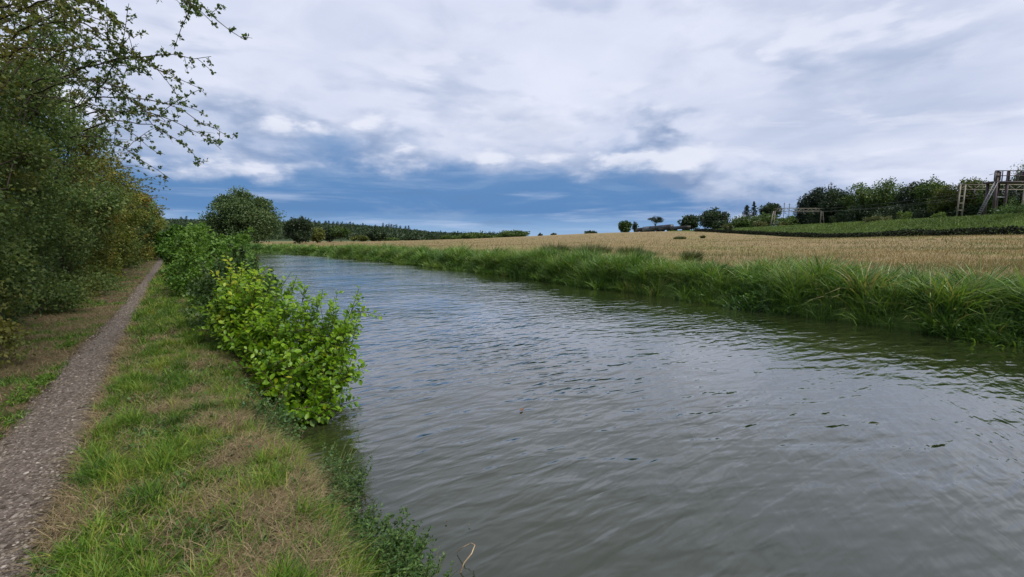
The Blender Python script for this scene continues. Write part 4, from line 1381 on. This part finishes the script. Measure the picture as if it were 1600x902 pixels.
for (tip, cl) in STEMS:
    e = at(*tip)
    s1, t1 = to_st(e[0], e[1])
    s0 = s1 + r.normal(.25, .2)
    t0 = np.clip(t1 - r.uniform(.25, .75), .70, 1.08)
    x0, y0 = xy(s0, t0)
    a = np.array([float(x0), float(y0), float(ground_z(x0, y0, False)) - .05])
    p = arc(a, e, -.03 if e[2] > .6 else .18, 9, r, .012)
    tube(wood, p, np.linspace(.011, .003, 9), 5)
    sub = [p]
    L = np.linalg.norm(e - a)
    for q in range(7):
        i0 = r.integers(2, 8)
        dv = unit(unit(p[i0 + 1] - p[i0]) * .8 + r.normal(size=3) * .6 + [0, 0, .25])
        b = p[i0] + dv * r.uniform(.18, .42)
        sp = arc(p[i0], b, .04, 5, r, .01)
        tube(wood, sp, np.linspace(.005, .002, 5), 4)
        sub.append(sp)
    for q, sp in enumerate(sub):
        ll = np.linalg.norm(sp[-1] - sp[0])
        n = int((30 if q == 0 else 15) * max(1, ll / .5 if q == 0 else 1))
        fr = np.clip(np.linspace(.16 if q == 0 else .1, 1.0, n) + r.normal(0, .02, n), 0, 1)
        tg = unit(sp[-1] - sp[0])
        for k, f_ in enumerate(fr):
            c = np.array([np.interp(f_, np.linspace(0, 1, len(sp)), sp[:, ax]) for ax in range(3)])
            az_ = k * 2.4 + r.normal(0, .5)
            side = unit(np.cross(tg, [math.cos(az_), math.sin(az_), .3]))
            dv = unit(side + tg * .55 + [0, 0, -.05 + .2 * r.normal()])
            LP.append(c + side * .012); LD.append(dv)
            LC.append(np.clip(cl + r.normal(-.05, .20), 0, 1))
            LS.append(r.choice([.8, 1.1, 1.4]) * r.uniform(.044, .072) * (1 - .35 * (f_ > .93)))
LP, LD, LC, LS = np.array(LP), np.array(LD), np.array(LC), np.array(LS)
# keep leaves out of the water
k = LP[:, 2] > WATER + .06
LP, LD, LC, LS = LP[k], LD[k], LC[k], LS[k]
keep_world(wood.build('stem', M['stem'], smooth=True), alder)
dist = np.linalg.norm(LP - np.array([0, 0, EYE]), axis=1)
# frames
Nn = r.normal(size=LP.shape) * .45 + [0.25, -.25, 1.0]
Sd = unit(np.cross(Nn, LD)); Nn = np.cross(LD, Sd)
# the 300 that show largest: near the camera and on the outside of the shrub
cc = LP.mean(0)
outer = (LP - cc) @ unit(np.array([.35, -1.0, .35]))
order = np.argsort(-(LS / dist * 60 + outer * .9))
big, rest = order[:300], order[300:]
protos = {}
for k in big:
    key = (k % 3, int(LC[k] * 5))
    if key not in protos:
        V, F3, F4 = SH[key[0]]
        mb = MB(); mb.add(V, F3, min(1.0, key[1] / 5 + .1)); mb.n -= len(V)
        mb.V.pop(); mb.add(V, F4, min(1.0, key[1] / 5 + .1))
        o = mb.build('leaf', M['alder'], smooth=True)
        protos[key] = o.data
    else:
        o = bpy.data.objects.new('leaf', protos[key]); COL.objects.link(o)
    o.parent = alder
    o.matrix_parent_inverse = Matrix.Translation(-Vector(alder.location))
    L = LS[k]
    mt = Matrix(((LD[k][0] * L, Sd[k][0] * L, Nn[k][0] * L, LP[k][0]), (LD[k][1] * L, Sd[k][1] * L, Nn[k][1] * L, LP[k][1]), (LD[k][2] * L, Sd[k][2] * L, Nn[k][2] * L, LP[k][2]), (0, 0, 0, 1)))
    o.matrix_basis = mt
mb = MB()
for sh in range(3):
    idx = rest[rest % 3 == sh]
    V, F3, F4 = SH[sh]
    n = len(idx)
    W_ = LP[idx][:, None] + LS[idx][:, None, None] * (V[None, :, :1] * LD[idx][:, None] + V[None, :, 1:2] * Sd[idx][:, None] + V[None, :, 2:] * Nn[idx][:, None])
    o0 = (np.arange(n) * len(V))[:, None, None]
    n0 = mb.n
    mb.V.append(W_.reshape(-1, 3)); mb.n += n * len(V)
    for F in (F3, F4):
        FF = (o0 + F[None]).reshape(-1, F.shape[1]) + n0
        mb.L.append(FF.ravel()); mb.S.append(np.full(len(FF), F.shape[1])); mb.R.append(np.repeat(LC[idx], len(F)))
o = keep_world(mb.build('foliage', M['alder'], smooth=True), alder)
o['kind'] = 'stuff'


# ---------------------------------------------------------------- weeds at the water's edge
def weed(name, label, cat, spots, hgt, leaf, seed, mat='weed', spread=.12, n_st=14, lean=(0, 0), dens=1.0, col0=.5):
    """a clump of thin leafy stems"""
    r = np.random.default_rng(seed)
    s0, t0 = np.mean(spots, 0)
    bx, by = xy(s0, t0)
    bz = max(float(ground_z(bx, by, False)), WATER)
    root = empty(name, (float(bx), float(by), bz))
    tag(root, label, cat)
    wood, lf = MB(), MB()
    for q in range(n_st):
        s, t = spots[r.integers(0, len(spots))]
        x, y = xy(s + r.normal(0, spread), t + r.normal(0, spread * .6))
        z = max(float(ground_z(x, y, False)), WATER - .05)
        a = np.array([float(x), float(y), z - .02])
        ld = np.array([*(DS * lean[0] + DT * lean[1]), 0]) * hgt
        e = a + ld + np.array([r.normal(0, .25) * hgt, r.normal(0, .25) * hgt, hgt * r.uniform(.55, 1.1)])
        p = arc(a, e, .04, 7, r, .02)
        tube(wood, p, np.linspace(.0035, .0012, 7), 4)
        n = int(38 * dens)
        f_ = np.sort(r.uniform(.08, 1, n))
        c = np.stack([np.interp(f_, np.linspace(0, 1, 7), p[:, ax]) for ax in range(3)], 1)
        D = r.normal(size=(n, 3)); D[:, 2] = np.abs(D[:, 2]) * .5 + .2
        L = leaf * r.uniform(.6, 1.2, n) * (1.15 - .6 * f_)
        leaves(lf, c, D, L, L * .38, np.clip(r.normal(col0, .2, n), 0, 1), r, .1, .5)
    keep_world(wood.build('stem', M['greenstem'], smooth=True), root)
    keep_world(lf.build('foliage', M[mat]), root)


weed('willowherb', 'leafy green willowherb clump at the bank in the bottom foreground', 'plant', [(2.62, .84), (2.52, .94), (2.42, .88), (2.78, .84), (2.3, 1.02), (2.55, 1.06), (2.9, .92), (2.7, 1.0), (2.2, .9)], .30, .050, 701, n_st=150, spread=.07, lean=(0, .35), dens=1.4, col0=.55)
weed('willowherb', 'green willowherb clump on the bank edge below the alder', 'plant', [(3.55, .93), (3.75, .97), (3.35, .93), (3.95, 1.0), (3.65, 1.05)], .30, .046, 702, n_st=90, spread=.07, lean=(0, .30), dens=1.3, col0=.5)
weed('trailing_weed', 'blue-green trailing weed hanging under the alder leaves', 'plant', [(4.6, .70), (4.9, .70), (5.2, .70), (4.3, .72)], .20, .036, 703, n_st=50, spread=.09, lean=(-.1, .15), dens=1.2, col0=.35)
weed('wispy_stem', 'thin wispy flowering stems standing over the dark water', 'plant', [(4.05, 1.12), (4.0, 1.15)], .42, .014, 704, n_st=8, spread=.03, lean=(0, .45), dens=.7, col0=.8)
weed('wispy_stem', 'single upright wisp above the foreground willowherb clump', 'plant', [(2.62, 1.14)], .26, .014, 705, n_st=3, spread=.015, lean=(0, .25), dens=.9, col0=.8)
weed('wispy_stem', 'thin stems at the right side of the foreground clump', 'plant', [(2.32, 1.12), (2.25, 1.1)], .26, .012, 706, n_st=6, spread=.03, lean=(-.1, .45), dens=.6, col0=.8)
for k, (s, t, lab) in enumerate([(6.9, -1.28, 'green tuft beside the path, second from the bottom'), (7.5, -1.24, 'broad-leaved green tuft touching the path edge'), (5.7, -1.30, 'dark green tuft at the left edge beside the path'),
                                 (9.9, -1.28, 'small green tuft by the path under the hedge')]):
    weed('grass_tuft', lab, 'plant', [(s, t), (s + .16, t + .02), (s - .15, t - .03)], .11, .05, 720 + k, 'grass', .10, 40, dens=.5, col0=.4)
# plantain-like broad weeds in the verge
for k, (u, v, lab) in enumerate([(395, 880, 'broad-leaved weed low in the bottom foreground grass'), (290, 690, 'broad-leaved weed in the middle of the grass strip'), (520, 838, 'broad-leaved weed on the bank beside the straw')]):
    d = ray(u, v); kk = (0.03 - EYE) / d[2]
    p = d * kk
    r = np.random.default_rng(740 + k)
    mb = MB()
    n = 14
    a = r.uniform(0, math.tau, n)
    D = np.stack([np.cos(a), np.sin(a), r.uniform(.25, 1.0, n)], 1)
    leaves(mb, np.zeros((n, 3)), D, r.uniform(.05, .10, n), .035, np.clip(r.normal(.6, .15, n), 0, 1), r, .1, .8)
    o = mb.build('broadleaf_weed', M['shrub'])
    o.location = (p[0], p[1], float(ground_z(p[0], p[1])) + .005)
    tag(o, lab, 'plant')

# dead bowed stem in the water and flotsam
root_p = at(712, 893, 2.62)
pts = [(715, 893), (725, 880), (737, 865), (742, 852), (736, 849), (722, 856), (714, 863)]
P = []
for q, (u, v) in enumerate(pts):
    d = ray(u, v); kk = (WATER + .01 + .10 * math.sin(q / 6 * math.pi) - EYE) / d[2]
    P.append(d * kk + [0, 0, EYE])
P = np.array(P); P[0, 2] -= .05
fine = np.stack([np.interp(np.linspace(0, 6, 25), np.arange(7), P[:, ax]) for ax in range(3)], 1)
mb = MB(); tube(mb, fine, np.linspace(.0045, .0025, 25), 6)
o = mb.build('dead_stem', M['drystem'], smooth=True)
tag(o, 'bowed dead straw-coloured stem rising from the water in the foreground', 'stem')


def flotsam(name, label, cat, u, v, size, mat, seed):
    d = ray(u, v); kk = (WATER + .012 - EYE) / d[2]
    p = d * kk + [0, 0, EYE]
    r = np.random.default_rng(seed)
    mb = MB()
    a = np.linspace(0, math.tau, 9)[:-1]
    V = np.stack([np.cos(a) * size * (1 + .3 * r.normal(size=8)), np.sin(a) * size * .5, r.uniform(0, .012, 8) + .2 * size * np.abs(np.cos(a))], 1)
    V = np.r_[V, [[0, 0, .002]]]
    mb.add(V, [(i_, (i_ + 1) % 8, 8) for i_ in range(8)], r.random(8))
    o = mb.build(name, M[mat]); o.location = p
    o.rotation_euler = (0, 0, r.uniform(0, 6))
    tag(o, label, cat)


flotsam('floating_leaf', 'dark curled leaf floating alone on the open water', 'leaf', 815, 641, .045, 'dock', 760)
flotsam('floating_leaf', 'pale speck of leaf floating above the bowed dead stem', 'leaf', 733, 820, .010, 'straw', 761)
flotsam('floating_leaf', 'pale speck of leaf floating left of the other speck', 'leaf', 697, 816, .010, 'straw', 762)
